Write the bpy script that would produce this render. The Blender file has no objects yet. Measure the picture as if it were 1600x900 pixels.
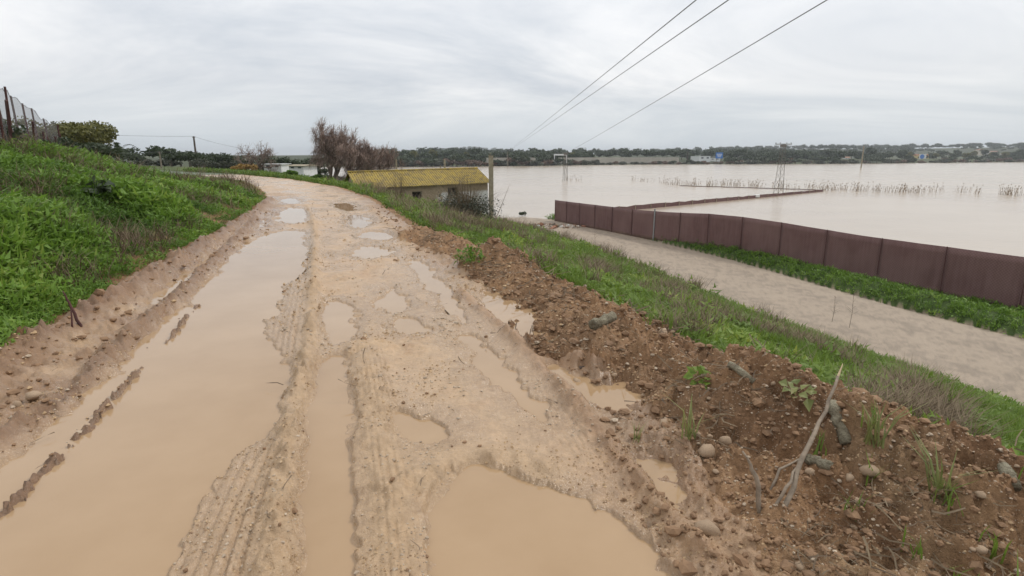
import bpy, math, random
import numpy as np
from mathutils import Vector
rng = np.random.default_rng(7); random.seed(7)
R = math.radians
scn = bpy.context.scene
col = scn.collection

# ------------------------------------------------------------------ camera, sky, sun, exposure
PITCH = R(13.1); CAMZ = 1.7; FPX = 888.0
cam_d = bpy.data.cameras.new('camera'); cam = bpy.data.objects.new('camera', cam_d); col.objects.link(cam)
cam.location = (0, 0, CAMZ); cam.rotation_euler = (math.pi/2 - PITCH, 0, 0)
cam_d.sensor_width = 36; cam_d.lens = 36*FPX/1600; cam_d.clip_start = .05; cam_d.clip_end = 20000
scn.camera = cam
SUN_EL, SUN_AZ = R(48), R(55)          # azimuth measured from +Y towards +X
w = bpy.data.worlds.new('World'); scn.world = w; w.use_nodes = True
nt = w.node_tree; nt.nodes.clear(); N = nt.nodes.new; L = nt.links.new
def mth(nt, op, a, b=None, clamp=False):
    n = nt.nodes.new('ShaderNodeMath'); n.operation = op; n.use_clamp = clamp
    for i, v in enumerate((a, b)):
        if v is None: continue
        if isinstance(v, (int, float)): n.inputs[i].default_value = v
        else: nt.links.new(v, n.inputs[i])
    return n.outputs[0]
def mixc(nt, f, a, b, mode='MIX'):
    n = nt.nodes.new('ShaderNodeMix'); n.data_type = 'RGBA'; n.blend_type = mode
    for k, v in ((0, f), (6, a), (7, b)):
        if isinstance(v, (int, float)): n.inputs[k].default_value = v
        elif isinstance(v, tuple): n.inputs[k].default_value = v if len(v) == 4 else (*v, 1)
        else: nt.links.new(v, n.inputs[k])
    return n.outputs[2]
sky = N('ShaderNodeTexSky'); sky.sky_type = 'NISHITA'; sky.sun_disc = False
sky.sun_elevation = SUN_EL; sky.sun_rotation = SUN_AZ; sky.air_density = 1.5; sky.dust_density = 2
tc = N('ShaderNodeTexCoord'); sep = N('ShaderNodeSeparateXYZ'); L(tc.outputs['Generated'], sep.inputs[0])
zz = mth(nt, 'MAXIMUM', sep.outputs[2], 0.0)
den = mth(nt, 'ADD', zz, .20)
cmb = N('ShaderNodeCombineXYZ')
L(mth(nt, 'DIVIDE', sep.outputs[0], den), cmb.inputs[0]); L(mth(nt, 'DIVIDE', sep.outputs[1], den), cmb.inputs[1])
mp = N('ShaderNodeMapping'); mp.inputs['Scale'].default_value = (.42, .62, 1); mp.inputs['Rotation'].default_value = (0, 0, .35); L(cmb.outputs[0], mp.inputs[0])
n1 = N('ShaderNodeTexNoise'); n1.inputs['Scale'].default_value = 1.15; n1.inputs['Detail'].default_value = 7; n1.inputs['Roughness'].default_value = .62; n1.inputs['Distortion'].default_value = .8
L(mp.outputs[0], n1.inputs['Vector'])
rmp = N('ShaderNodeValToRGB'); L(n1.outputs[0], rmp.inputs[0])
e = rmp.color_ramp.elements
e[0].position = .36; e[0].color = (.66, .70, .76, 1); e[1].position = .64; e[1].color = (1.0, 1.0, 1.01, 1)
m_ = e.new(.5); m_.color = (.825, .845, .88, 1)
# overcast luminance rises towards the zenith; paler blue just over the horizon
lum = mth(nt, 'ADD', mth(nt, 'MULTIPLY', zz, .55), .96)
cl = mixc(nt, 1.0, rmp.outputs[0], lum, 'MULTIPLY')
hz = mth(nt, 'SUBTRACT', 1.0, mth(nt, 'MULTIPLY', zz, 9.0), True)
cl = mixc(nt, mth(nt, 'MULTIPLY', hz, .65), cl, (.655, .755, .815, 1))
cl10 = mixc(nt, 1.0, cl, (10, 10, 10, 1), 'MULTIPLY')
allc = mixc(nt, .93, sky.outputs[0], cl10)
bg = N('ShaderNodeBackground'); bg.inputs[1].default_value = .1; L(allc, bg.inputs[0])
wo = N('ShaderNodeOutputWorld'); L(bg.outputs[0], wo.inputs[0])
sd = bpy.data.lights.new('sun', 'SUN'); sd.energy = 1.5; sd.angle = R(10); sd.color = (1, .96, .9)
sun = bpy.data.objects.new('sun', sd); col.objects.link(sun); sun.location = (20, 20, 60)
sdir = Vector((math.sin(SUN_AZ)*math.cos(SUN_EL), math.cos(SUN_AZ)*math.cos(SUN_EL), math.sin(SUN_EL)))
sun.rotation_euler = (-sdir).to_track_quat('-Z', 'Y').to_euler()
vs = scn.view_settings; vs.view_transform = 'Standard'; vs.look = 'None'; vs.exposure = 0.0; vs.gamma = 1; vs.use_curve_mapping = False

# ------------------------------------------------------------------ photo pixel -> direction -> point on a known level
CP, SP = math.cos(PITCH), math.sin(PITCH)
def ray(px, py):
    u = (px-800)/FPX; v = (450-py)/FPX
    return np.array((u, CP + v*SP, -SP + v*CP))
def P(px, py, z=0.0):
    d = ray(px, py); t = (z-CAMZ)/d[2]; return d*t + np.array((0, 0, CAMZ))
def PT(px, py, t):
    return ray(px, py)*t + np.array((0, 0, CAMZ))
def PP(lst, z=0.0): return np.array([P(a, b, z)[:2] for a, b in lst])

# ------------------------------------------------------------------ noise and distance helpers
def _h(ix, iy, s):
    h = (ix.astype(np.int64)*374761393 + iy.astype(np.int64)*668265263 + s*1442695041) & 0xffffffff
    h = ((h ^ (h >> 13))*1274126177) & 0xffffffff
    return ((h ^ (h >> 16)) & 0xffff)/65535.0
def vn(x, y, s=0):
    fx = np.floor(x); fy = np.floor(y); a = x-fx; b = y-fy
    a = a*a*a*(a*(a*6-15)+10); b = b*b*b*(b*(b*6-15)+10)
    q = _h(fx, fy, s)*(1-a) + _h(fx+1, fy, s)*a
    r = _h(fx, fy+1, s)*(1-a) + _h(fx+1, fy+1, s)*a
    return (q*(1-b) + r*b)*2 - 1
def fbm(x, y, sc, oct=4, s=0, g=.5):
    o = np.zeros_like(x); A = 1; f = 1/sc
    ca, sa = .8, .6
    for i in range(oct):
        o += A*vn((x*ca-y*sa)*f, (x*sa+y*ca)*f, s+i); A *= g; f *= 2.03; ca, sa = ca*.6-sa*.8, sa*.6+ca*.8
    return o
def sst(a, b, x):
    t = np.clip((x-a)/(b-a), 0, 1); return t*t*(3-2*t)
def pl(pts, X, Y):
    """distance, arc length, side (+ = right of the direction of travel), lateral"""
    best = np.full(X.shape, 1e18); arc = np.zeros_like(X); side = np.zeros_like(X); acc = 0
    for (x0, y0), (x1, y1) in zip(pts[:-1], pts[1:]):
        dx, dy = x1-x0, y1-y0; l2 = dx*dx+dy*dy; l = math.sqrt(l2)
        t = np.clip(((X-x0)*dx+(Y-y0)*dy)/l2, 0, 1)
        ex = X-x0-t*dx; ey = Y-y0-t*dy; d = ex*ex+ey*ey
        k = d < best
        best = np.where(k, d, best); arc = np.where(k, acc+t*l, arc)
        side = np.where(k, (X-x0)*dy-(Y-y0)*dx, side); acc += l
    return np.sqrt(best), arc, np.sign(side)
def inpoly(pts, X, Y):
    c = np.zeros(X.shape, bool); n = len(pts)
    for i in range(n):
        x0, y0 = pts[i]; x1, y1 = pts[(i+1) % n]
        if y0 == y1: continue
        k = ((y0 > Y) != (y1 > Y)) & (X < (x1-x0)*(Y-y0)/(y1-y0)+x0); c ^= k
    return c
def sdf(pts, X, Y):
    d, _, _ = pl(np.vstack([pts, pts[:1]]), X, Y); return np.where(inpoly(pts, X, Y), -d, d)
def smooth_poly(pts, it=2):
    p = np.array(pts)
    for _ in range(it):
        q = np.roll(p, -1, 0); p = np.stack([p*.75+q*.25, p*.25+q*.75], 1).reshape(-1, 2)
    return p
def smooth_line(pts, it=2):
    p = np.array(pts, float)
    for _ in range(it):
        a = p[:-1]*.75+p[1:]*.25; b = p[:-1]*.25+p[1:]*.75
        p = np.vstack([p[:1], np.stack([a, b], 1).reshape(-1, 2), p[-1:]])
    return p

# ------------------------------------------------------------------ lines of the place (metres)
left_edge = np.vstack([[(-4.6, -40), (-4.7, 0)], PP([(-60, 612), (0, 572), (100, 505), (200, 443), (340, 368), (398, 330), (418, 310), (412, 299), (388, 285), (330, 277), (280, 273), (230, 266.3)]), [(-70, 88), (-140, 120)]])
right_edge = np.vstack([[(1.6, -40), (1.4, 0)], PP([(1210, 900), (1135, 790), (1075, 700), (1042, 630), (985, 575), (890, 520), (862, 470), (800, 440), (745, 420), (685, 385), (610, 332), (575, 310), (520, 291), (444, 279), (354, 271.3), (286, 268.5), (210, 262.3)]), [(-80, 101), (-145, 135)]])
track_poly = np.vstack([left_edge, right_edge[::-1]])
low_line = np.array([(34, -60), (16.4, -4.6), (13.4, 4.2), (10.95, 11.6), (8.5, 19.0), (6.35, 29.2), (2.2, 43), (-1.5, 52), (-6, 62), (-16, 82), (-28, 107), (-60, 152), (-130, 215), (-420, 283)], float)
fence_line = np.array([(40, -40), (26, 1), (22, 10), (18.2, 19.4), (13.6, 29.6), (9.5, 39), (6.3, 46.6), (3.5, 54.6)], float)
shore = np.array([(-900, 200), (-420, 285), (-180, 300), (-70, 312), (0, 335), (90, 401), (210, 425), (320, 470), (510, 566), (900, 700), (3000, 1300)], float)
WATER = -4.30
# puddles: outline in the photo on the level of the track; water level, depth
PUD = [
 ([(-260, 960), (-200, 830), (0, 716), (130, 618), (206, 546), (292, 462), (366, 393), (392, 371), (432, 359), (479, 358), (482, 398), (474, 422), (446, 446), (424, 500), (432, 540), (452, 556), (458, 590), (442, 640), (416, 682), (372, 694), (330, 750), (295, 806), (262, 880), (245, 960)], -.030, .085),
 ([(672, 960), (676, 800), (670, 742), (706, 725), (770, 722), (815, 745), (880, 756), (940, 782), (1000, 822), (1045, 860), (1075, 960)], -.033, .08),
 ([(470, 960), (464, 860), (458, 770), (466, 700), (478, 630), (492, 560), (536, 545), (552, 600), (554, 700), (556, 800), (560, 880), (540, 960)], -.036, .05),
 ([(500, 470), (540, 462), (556, 500), (548, 530), (505, 535)], -.036, .035),
 ([(520, 318), (540, 314), (560, 321), (556, 328), (536, 329)], -.031, .07),
 ([(535, 337), (560, 332), (579, 342), (575, 353), (553, 355)], -.034, .07),
 ([(549, 391), (562, 381), (590, 379), (610, 388), (604, 398), (580, 403), (558, 400)], -.037, .09),
 ([(430, 345), (438, 324), (466, 322), (484, 330), (480, 346), (455, 349)], -.033, .07),
 ([(438, 309), (462, 308), (472, 313), (462, 318), (441, 317)], -.035, .06),
 ([(398, 355), (408, 342), (418, 342), (410, 354)], -.031, .06),
 ([(590, 455), (612, 445), (636, 455), (640, 478), (618, 487), (597, 478)], -.036, .04),
 ([(600, 500), (640, 488), (668, 500), (664, 517), (630, 522)], -.034, .04),
 ([(712, 520), (740, 514), (770, 540), (810, 580), (852, 622), (872, 660), (838, 655), (780, 604), (732, 552)], -.037, .05),
 ([(738, 456), (800, 452), (842, 468), (856, 500), (860, 528), (822, 527), (784, 500), (756, 478)], -.032, .06),
 ([(834, 572), (880, 560), (930, 592), (990, 588), (1016, 606), (1020, 640), (984, 648), (930, 622), (866, 596)], -.030, .055),
 ([(984, 697), (1022, 700), (1062, 738), (1086, 772), (1070, 786), (1036, 768), (1000, 736)], -.034, .08),
 ([(630, 398), (660, 402), (700, 446), (738, 500), (726, 508), (690, 470), (650, 424)], -.036, .035),
 ([(225, 470), (262, 440), (318, 398), (345, 384), (350, 390), (310, 418), (262, 462), (235, 478)], -.028, .06),
 ([(20, 668), (60, 632), (118, 596), (128, 604), (80, 646), (40, 676)], -.032, .05),
 ([(590, 640), (640, 636), (700, 660), (690, 684), (630, 690), (596, 668)], -.039, .03),
 ([(560, 360), (600, 358), (626, 366), (610, 374), (570, 372)], -.037, .04),
]
PUD = [(smooth_poly(PP(a), 2), l, d) for a, l, d in PUD]
def ln(lst): return smooth_line(PP(lst), 2)
RIDGES = [  # line, height, half width, roughness
 (ln([(-80, 625), (0, 578), (110, 510), (240, 436), (345, 372), (398, 336), (422, 314)]), .17, .20, .6),
 (ln([(-120, 765), (0, 690), (132, 596), (196, 532), (282, 462), (372, 372), (402, 343)]), .10, .085, .7),
 (ln([(-120, 900), (0, 798), (100, 700), (170, 625), (228, 562)]), .17, .042, .6),
 (ln([(246, 548), (275, 512), (312, 470)]), .15, .034, .5),
 (ln([(425, 960), (432, 860), (440, 760), (456, 660), (478, 580), (490, 500), (490, 430), (494, 380), (490, 345), (478, 322)]), .075, .09, .9),
 (ln([(620, 960), (615, 860), (606, 760), (590, 680), (575, 600), (560, 540)]), .045, .16, .9),
 (ln([(660, 760), (700, 716), (780, 706), (850, 735)]), .035, .12, .9),
 (ln([(1110, 880), (1040, 812), (985, 742), (935, 676), (880, 610), (830, 556), (770, 500), (716, 455)]), .06, .07, .9),
 (ln([(860, 560), (940, 578), (1010, 580)]), .06, .10, 1.),
 (ln([(640, 385), (600, 345), (575, 322)]), .05, .12, .8),
]
TREADS = [  # path, half width, phase
 (ln([(300, 960), (340, 850), (385, 740), (412, 684)]), .19, 0.),
 (ln([(436, 560), (450, 500), (466, 430), (474, 400)]), .17, .3),
 (ln([(640, 960), (624, 800), (606, 690), (590, 610), (575, 540)]), .12, .6),
 (ln([(930, 740), (880, 660), (800, 570), (740, 490)]), .13, .2),
]
berm_line = np.vstack([[(6.5, -3)], PP([(1640, 735), (1500, 690), (1380, 650), (1260, 612), (1120, 572), (1000, 515), (930, 480), (850, 440), (775, 392), (720, 372), (660, 352)], .2)])
MOUNDS = [(P(px, py, .2)[:2], r, h*(.9 if px < 1000 else .45)) for px, py, r, h in [(770, 392, .75, .38), (740, 415, .5, .16), (905, 482, .5, .26), (950, 520, .38, .22), (1070, 575, .5, .26), (1130, 600, .45, .2), (1230, 620, .5, .2), (1330, 650, .4, .22), (1470, 705, .4, .2), (1590, 690, .45, .28), (1180, 585, .3, .18), (840, 450, .4, .16)]]
mesh_fence = np.array([(-13.2, 14.5), (-15.7, 18), (-19.2, 23), (-21.6, 26.8), (-23.9, 31)])

def land(X, Y):
    """large forms: height, zone, and the distances the details need"""
    dl, al, _ = pl(left_edge, X, Y); dr, ar, _ = pl(right_edge, X, Y)
    inside = inpoly(track_poly, X, Y)
    dw, aw, sw = pl(low_line, X, Y)
    df, af, sf = pl(fence_line, X, Y)
    right = (dr < dl) & ~inside; left = ~right & ~inside
    beyond = sw > 0                                     # east of the lane's near edge
    Z = np.zeros_like(X)
    # left bank
    k = np.interp(Y, [-10, 12, 18, 21, 25, 28, 32, 40, 60, 90], [.34, .34, .31, .24, .13, .06, .025, .006, .004, .004])
    dm, _, _ = pl(mesh_fence, X, Y)
    zb = 2.55*(1-np.exp(-k*np.maximum(dl-.25, 0)/2.3)) + 0.95*np.exp(-(dm/2.4)**2)*sst(14, 26, Y)*sst(1, 6, dl)
    zb = zb + (.16*fbm(X, Y, 2.2, 3, 11) + .09*fbm(X, Y, .8, 2, 17))*sst(.2, 1.5, dl)
    Z = np.where(left, zb, Z)
    # right: embankment between the track and the lane
    zl = np.interp(Y, [-60, 0, 10, 20, 30, 43, 52, 58, 72], [-3.4, -3.5, -3.66, -3.75, -3.85, -4.0, -4.2, -4.36, -4.8])
    dre = np.maximum(dr-np.interp(Y, [0, 2, 4, 8, 14], [1.6, 1.3, .6, .3, .15]), 0); s = dre/(dre+dw+1e-6)
    zr = zl*(s**(1+1.6*sst(45, 85, Y))*.85+.15*sst(0, 1, s)*sst(85, 45, Y)+.15*s**4*sst(45, 85, Y)) + .10*fbm(X, Y, 1.6, 3, 12)*sst(0, .2, s)*sst(1, .8, s)
    db, ab, _ = pl(berm_line, X, Y)
    bm = .11*np.exp(-(db/.75)**2)*(.8+.5*vn(ab*.9, ab*0, 5))
    for (mx, my), r, h in MOUNDS: bm = bm + h*np.exp(-(((X-mx)**2+(Y-my)**2)/r**2))
    zr = np.where(right, zr, 0) + bm*(.4+.6*sst(0, .55, dr))*(~left)
    b = np.where(beyond, dw, -dw)
    lane = zl + .05*np.clip(b, 0, 5.6)/5.6 - .04*((b-2.8)/2.8)**2
    verge = zl + .06 + .34*np.exp(-((b-6.9)/.8)**2) + .07*fbm(X, Y, .8, 3, 14)
    zo = np.where(b < 6.0, lane, verge)
    zo = zo - 2.2*sst(.6, 4.5, np.where(sf > 0, df, -df)) - 2.0*sst(58, 66, Y)*sst(5.5, 7, b) 
    zo = np.where(Y > 66, -6.3, zo)
    Z = np.where(beyond, zo, np.where(inside, bm*.4*sst(.4, 0, dr), np.where(right, zr, Z)))
    # far: lake bed and the land over the water
    far = Y > 150
    if far.any():
        dsr, asr, ss = pl(shore, X, Y)
        over = ss < 0
        zf = -4.6 + 3.2*sst(0, 60, dsr) + 3*sst(150, 500, dsr)
        zf = zf + 26*np.exp(-(((X+190)/210)**2+((Y-2700)/300)**2))
        zf = zf + (22*np.exp(-(((X-1500)/650)**2+((Y-1900)/500)**2)) + 13*np.exp(-(((X-620)/330)**2+((Y-1250)/260)**2)) + 12*np.exp(-(((X-1050)/230)**2+((Y-1150)/200)**2)))
        zf = zf + 1.0*fbm(X, Y, 220, 3, 15)*sst(60, 300, dsr)
        Z = np.where(over & far, zf, np.where(far & beyond, -6.5, Z))
    else:
        over = np.zeros(X.shape, bool)
    jit = .22*fbm(X, Y, .7, 3, 21)
    zone = np.zeros(X.shape, int)
    zone[inside] = 1
    zone[left & (dl < 45)] = 2
    zone[right & ~beyond & (dr < 60)] = 3
    zone[(~beyond) & (~left) & (Y < 24) & (db+jit < .72)] = 4
    zone[right & ~beyond & (dr+jit < np.interp(Y, [0, 2, 4, 8, 20, 40], [2.0, 1.6, .4, .55, .55, .5]))] = 4
    zone[beyond & (b+jit*.15 > .06) & (b+jit*.15 < 5.9) & (Y < 62) & (Y > -60)] = 5
    zone[over & (Y > 150)] = 6
    return Z, zone, dict(dl=dl, dr=dr, db=db, b=b, al=al, inside=inside, left=left, right=right, beyond=beyond, s=s, df=df)

SOIL_TAN = np.array((.49, .338, .205)); SOIL_OCH = np.array((.505, .34, .188)); SOIL_DK = np.array((.175, .094, .048)); SOIL_MID = np.array((.33, .187, .094))
GREEN = np.array((.055, .085, .022)); DRY = np.array((.19, .145, .08)); LANE = np.array((.335, .262, .188))
def lerp(a, b, t): return a*(1-t[..., None]) + b*t[..., None]
def terrain(X, Y):
    X = np.asarray(X, float); Y = np.asarray(Y, float)
    Z, zone, f = land(X, Y)
    C = np.zeros(X.shape+(3,)); wet = np.zeros_like(X)
    near = (X*X+Y*Y < 60**2)
    C[:] = GREEN*1.1
    big = fbm(X, Y, 1.3, 4, 31)
    C = np.where((zone == 2)[..., None], lerp(GREEN, SOIL_DK, .35+.3*np.clip(big, -1, 1)), C)
    C = np.where((zone == 3)[..., None], lerp(GREEN*1.2, DRY*.7, np.clip(.2+.4*big, 0, 1)), C)
    C = np.where((zone == 6)[..., None], lerp(np.array((.035, .045, .02)), np.array((.075, .085, .035)), np.clip(.5+.6*fbm(X, Y, 90, 3, 32), 0, 1)), C)
    gr = np.clip(fbm(X, Y, .5, 4, 33)*.5+.5, 0, 1)
    lane_c = lerp(LANE, LANE*.68, np.clip(fbm(X, Y, .25, 4, 34, .8)*.6+.35+.25*np.cos((f['b']-1.3)*2.3), 0, 1))
    C = np.where((zone == 5)[..., None], lane_c, C)
    if not near.any(): return Z, zone, C, wet, f
    idx = np.nonzero(near & ((zone == 1) | (zone == 4) | (f['dl'] < 1.2) | (f['dr'] < 1.2)))
    if not len(idx[0]): return Z, zone, C, wet, f
    x = X[idx]; y = Y[idx]; zn = zone[idx]; z = np.zeros_like(x)
    track = (zn == 1); berm = (zn == 4)
    tanmix = np.clip(.5+.55*fbm(x, y, .9, 4, 41), 0, 1)
    c = lerp(SOIL_TAN, SOIL_OCH, tanmix*.7)
    wt = np.clip(.5-.55*fbm(x, y, .75, 3, 44)+.2*fbm(x, y, .8, 3, 42), 0, 1)
    # grit and churned mud
    churn = fbm(x, y, .11, 4, 43, .6)
    rough = np.clip(.42+1.0*fbm(x, y, .75, 3, 44), .05, 1.3)
    g = .0095*churn*rough + .004*fbm(x, y, .035, 2, 62)*rough + .016*fbm(x, y, .55, 3, 45)
    # ruts running along the way
    dlr = f['dl'][idx]; drr = f['dr'][idx]; frac = dlr/(dlr+drr+1e-6)
    g = g + .012*np.sin(frac*46+2*vn(x*.5, y*.5, 46))*sst(.1, .3, frac)*rough
    z += g
    c = lerp(c, SOIL_MID*1.15, np.clip(.30*churn*rough+.04, 0, .6))
    for path, hw, ph in TREADS:
        d, a, sd_ = pl(path, x, y); lat = d*sd_
        L_ = float(np.hypot(*np.diff(path, axis=0).T).sum())
        m = sst(hw, hw*.8, d)*sst(0, .25, a)*sst(L_, L_-.25, a)*np.clip((1.0 if ph < .4 and ph != .2 else .28)+.6*vn(x*2.2, y*2.2, 47)+.3*vn(x*7, y*7, 64), 0, 1)
        groove = sst(.15, .75, np.abs(np.sin((lat/hw*3.1+ph)*math.pi*.95)))
        lug = (np.sin(a*2*math.pi/.062 + np.abs(lat)*40) > .25)*sst(hw*.42, hw*.55, d)
        z += m*(-.002 + .030*(groove-.6) - .014*lug)
        z -= m*g*.7
        c = lerp(c, SOIL_TAN*.93, m*.6)
    # puddles: hollows that the water sheets fill
    pm = np.zeros_like(x)
    jitter = .055*fbm(x, y, .33, 4, 48)+.025*fbm(x, y, .07, 2, 49)
    flo = np.full_like(x, -9.); smin = np.full_like(x, 9.)
    for pts, lev, dep in PUD:
        lo = pts.min(0)-.8; hi = pts.max(0)+.8
        k = np.nonzero((x > lo[0]) & (x < hi[0]) & (y > lo[1]) & (y < hi[1]))[0]
        if not len(k): continue
        sc = np.clip(np.hypot(x[k], y[k])/4, .7, 2.2)
        sd = sdf(pts, x[k], y[k]) + jitter[k]*sc
        m = sst(.20, -.16, sd)
        z[k] = z[k]*(1-m*.97) + m*(lev*2 - (dep-.03)*sst(0, -.35, sd))
        pm[k] = np.maximum(pm[k], sst(.42, .0, sd))
        smin[k] = np.minimum(smin[k], sd); flo[k] = np.maximum(flo[k], np.where(sd < .5, lev-.012+.026*sst(.08, .26, sd), -9.))
    wt = np.maximum(wt*.8, pm); z = np.where(smin > 0, z*(1-.55*pm), z)
    c = lerp(c, SOIL_TAN*.84, pm*.8)
    for i, (line, A, hw, rg) in enumerate(RIDGES):
        d, a, sd_ = pl(line, x, y)
        am = A*np.clip(.85+(.25 if i < 2 else .45)*vn(a*(1.6 if i < 2 else 2.6), a*0+i, 50)+(.12 if i < 2 else .22)*vn(a*9, a*0+i, 51), .15, 1.6)
        pr = np.exp(-(d/hw)**2)
        if i in (2, 3):
            ends = sst(0, .15, a)*sst(a.max() if len(a) else 1, (a.max() if len(a) else 1)-.15, a); pr = sst(hw*1.5, hw*.1, d+.028*fbm(x, y, .10, 4, 65, .65))*ends
            z = z*(1-pr)+pr*(-.006+.018*vn(a*2.2, a*0+i, 50)+.026*fbm(x, y, .05, 3, 52, .65))
        else: z += pr*am*(1+rg*.55*fbm(x, y, .09, 3, 52))
        cc = SOIL_DK if i < 4 else (SOIL_MID if i in (7, 8) else SOIL_OCH*.88)
        c = lerp(c, cc*1.05, np.clip(pr*1.15, 0, 1)*(.95 if i < 4 else .6))
        wt = wt*(1-pr*.7)
    # left strip between the ridges: pebbly, trampled
    ls = sst(1.7, .5, dlr)*track*sst(30, 22, y)
    c = lerp(c, SOIL_MID*.78, ls*.9*np.clip(.7+.6*fbm(x, y, .4, 3, 61), 0, 1)); z += ls*.03*churn
    # heaped earth on the right
    db = f['db'][idx]
    bmk = np.where(berm, .8+.2*np.clip(drr*2.2, 0, 1), 0.)+np.where(track, sst(.9, .0, drr)*.8*sst(40, 26, y), 0)
    rid = 1-np.abs(fbm(x, y, .30, 4, 55, .55))
    z += bmk*(.085*(rid-.55) + .055*fbm(x, y, .13, 4, 56, .62) + .03*np.clip(fbm(x, y, .06, 2, 63), 0, 1))*np.clip(1.25-db*.40, .35, 1)
    ce = lerp(SOIL_MID*.95, SOIL_DK*1.05, np.clip(.45+.8*fbm(x, y, .5, 4, 57), 0, 1))
    ce = lerp(ce, SOIL_OCH*.7, np.clip(fbm(x, y, .8, 3, 58)*1.0-.3, 0, .55))
    c = lerp(c, ce, np.clip(bmk, 0, 1)*.95); wt = wt*(1-.55*np.clip(bmk, 0, 1))
    # edge of the left bank: dark torn earth, then weeds
    lb = (zn == 2)*sst(1.0, .1, dlr)
    z += lb*.05*fbm(x, y, .2, 3, 59)
    c = np.where((zn == 2)[..., None], lerp(lerp(np.broadcast_to(GREEN, c.shape), np.broadcast_to(SOIL_MID, c.shape), np.clip(.3+lb, 0, 1)), SOIL_DK, .65*lb), c)
    c = np.where((zn == 3)[..., None], C[idx], c)
    Z[idx] += z*np.where((zn == 3) | (zn == 2), sst(1.2, .2, np.minimum(dlr, drr)), 1)
    Z[idx] = np.maximum(Z[idx], np.where(smin > .08, flo, -99.))
    C[idx] = c*(1+.10*fbm(x, y, .05, 2, 60))[..., None]; wet[idx] = wt
    return Z, zone, C, wet, f
def tz(x, y):
    z = terrain(np.atleast_1d(np.array(x, float)), np.atleast_1d(np.array(y, float)))[0]
    return float(z[0]) if np.ndim(x) == 0 else z

# ------------------------------------------------------------------ materials
MATS = {}
def newmat(name):
    m = bpy.data.materials.new(name); m.use_nodes = True; nt = m.node_tree
    b = nt.nodes['Principled BSDF']; MATS[name] = m; return m, nt, b
def noise(nt, scale, detail=4, rough=.55, vec=None):
    n = nt.nodes.new('ShaderNodeTexNoise'); n.inputs['Scale'].default_value = scale; n.inputs['Detail'].default_value = detail; n.inputs['Roughness'].default_value = rough
    if vec is None:
        t = nt.nodes.new('ShaderNodeTexCoord'); vec = t.outputs['Object']
    nt.links.new(vec, n.inputs['Vector']); return n.outputs[0]
def maprange(nt, v, a, b, c, d):
    n = nt.nodes.new('ShaderNodeMapRange'); nt.links.new(v, n.inputs[0])
    for i, q in enumerate((a, b, c, d)): n.inputs[i+1].default_value = q
    return n.outputs[0]
def bump(nt, b, h, st, dist=.01):
    n = nt.nodes.new('ShaderNodeBump'); n.inputs['Strength'].default_value = st; n.inputs['Distance'].default_value = dist
    nt.links.new(h, n.inputs['Height']); nt.links.new(n.outputs[0], b.inputs['Normal'])
def simple(name, c, rough=.8, var=.25, scale=6, bmp=.3, bd=.01, metal=0, c2=None, spec=.3):
    m, nt, b = newmat(name)
    n = noise(nt, scale, 5, .6)
    c2 = c2 or tuple(v*(1-var) for v in c)
    f = maprange(nt, n, .35, .65, 0, 1)
    nt.links.new(mixc(nt, f, (*c, 1), (*c2, 1)), b.inputs['Base Color'])
    b.inputs['Roughness'].default_value = rough; b.inputs['Metallic'].default_value = metal; b.inputs['Specular IOR Level'].default_value = spec
    if bmp: bump(nt, b, noise(nt, scale*4, 4, .6), bmp, bd)
    return m
def attr(nt, name):
    a = nt.nodes.new('ShaderNodeAttribute'); a.attribute_name = name; return a
def ground_mat(name, grit=1.0, gloss=True, stone=.0):
    m, nt, b = newmat(name)
    a = attr(nt, 'soil'); wv = attr(nt, 'wet').outputs['Fac']
    n1 = noise(nt, 38, 5, .65); n2 = noise(nt, 7, 4, .6); n3 = noise(nt, 140, 3, .6)
    c = mixc(nt, maprange(nt, n1, .42, .68, 0, .45*grit), a.outputs['Color'], mixc(nt, 1.0, a.outputs['Color'], (.46, .42, .40, 1), 'MULTIPLY'))
    c = mixc(nt, maprange(nt, n2, .35, .65, .16, 0), c, mixc(nt, 1.0, c, (.72, .68, .64, 1), 'MULTIPLY'))
    if stone:
        vo = nt.nodes.new('ShaderNodeTexVoronoi'); vo.inputs['Scale'].default_value = 60; t = nt.nodes.new('ShaderNodeTexCoord'); nt.links.new(t.outputs['Object'], vo.inputs['Vector'])
        sp = mth(nt, 'MULTIPLY', maprange(nt, vo.outputs['Distance'], .12, .25, stone, 0), maprange(nt, n2, .45, .6, 0, 1))
        c = mixc(nt, sp, c, (.62, .52, .40, 1))
    c = mixc(nt, mth(nt, 'MULTIPLY', wv, .18), c, (.40, .26, .15, 1))
    nt.links.new(c, b.inputs['Base Color'])
    if gloss:
        nt.links.new(maprange(nt, wv, .1, .75, .5, .12), b.inputs['Roughness']); b.inputs['Specular IOR Level'].default_value = .5
    else: b.inputs['Roughness'].default_value = .9; b.inputs['Specular IOR Level'].default_value = .2
    h = mth(nt, 'ADD', mth(nt, 'MULTIPLY', n1, 1.0), mth(nt, 'MULTIPLY', n3, .5))
    bump(nt, b, h, .9*grit, .018)
    return m
ground_mat('mud', .75, True, .4); ground_mat('earth', 1.2, False, .8); ground_mat('grass_soil', 1, False); ground_mat('far_land', .6, False)
def lane_mat():
    m, nt, b = newmat('lane'); a = attr(nt, 'soil')
    n1 = noise(nt, 25, 5, .7); n2 = noise(nt, 1.2, 5, .6); n3 = noise(nt, 14, 5, .85)
    c = mixc(nt, maprange(nt, n3, .42, .68, 0, .4), a.outputs['Color'], (.20, .165, .13, 1))
    c = mixc(nt, maprange(nt, n2, .42, .62, 0, .2), c, (.40, .315, .235, 1))
    nt.links.new(c, b.inputs['Base Color']); b.inputs['Roughness'].default_value = .8; bump(nt, b, n1, .8, .02)
lane_mat()
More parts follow.
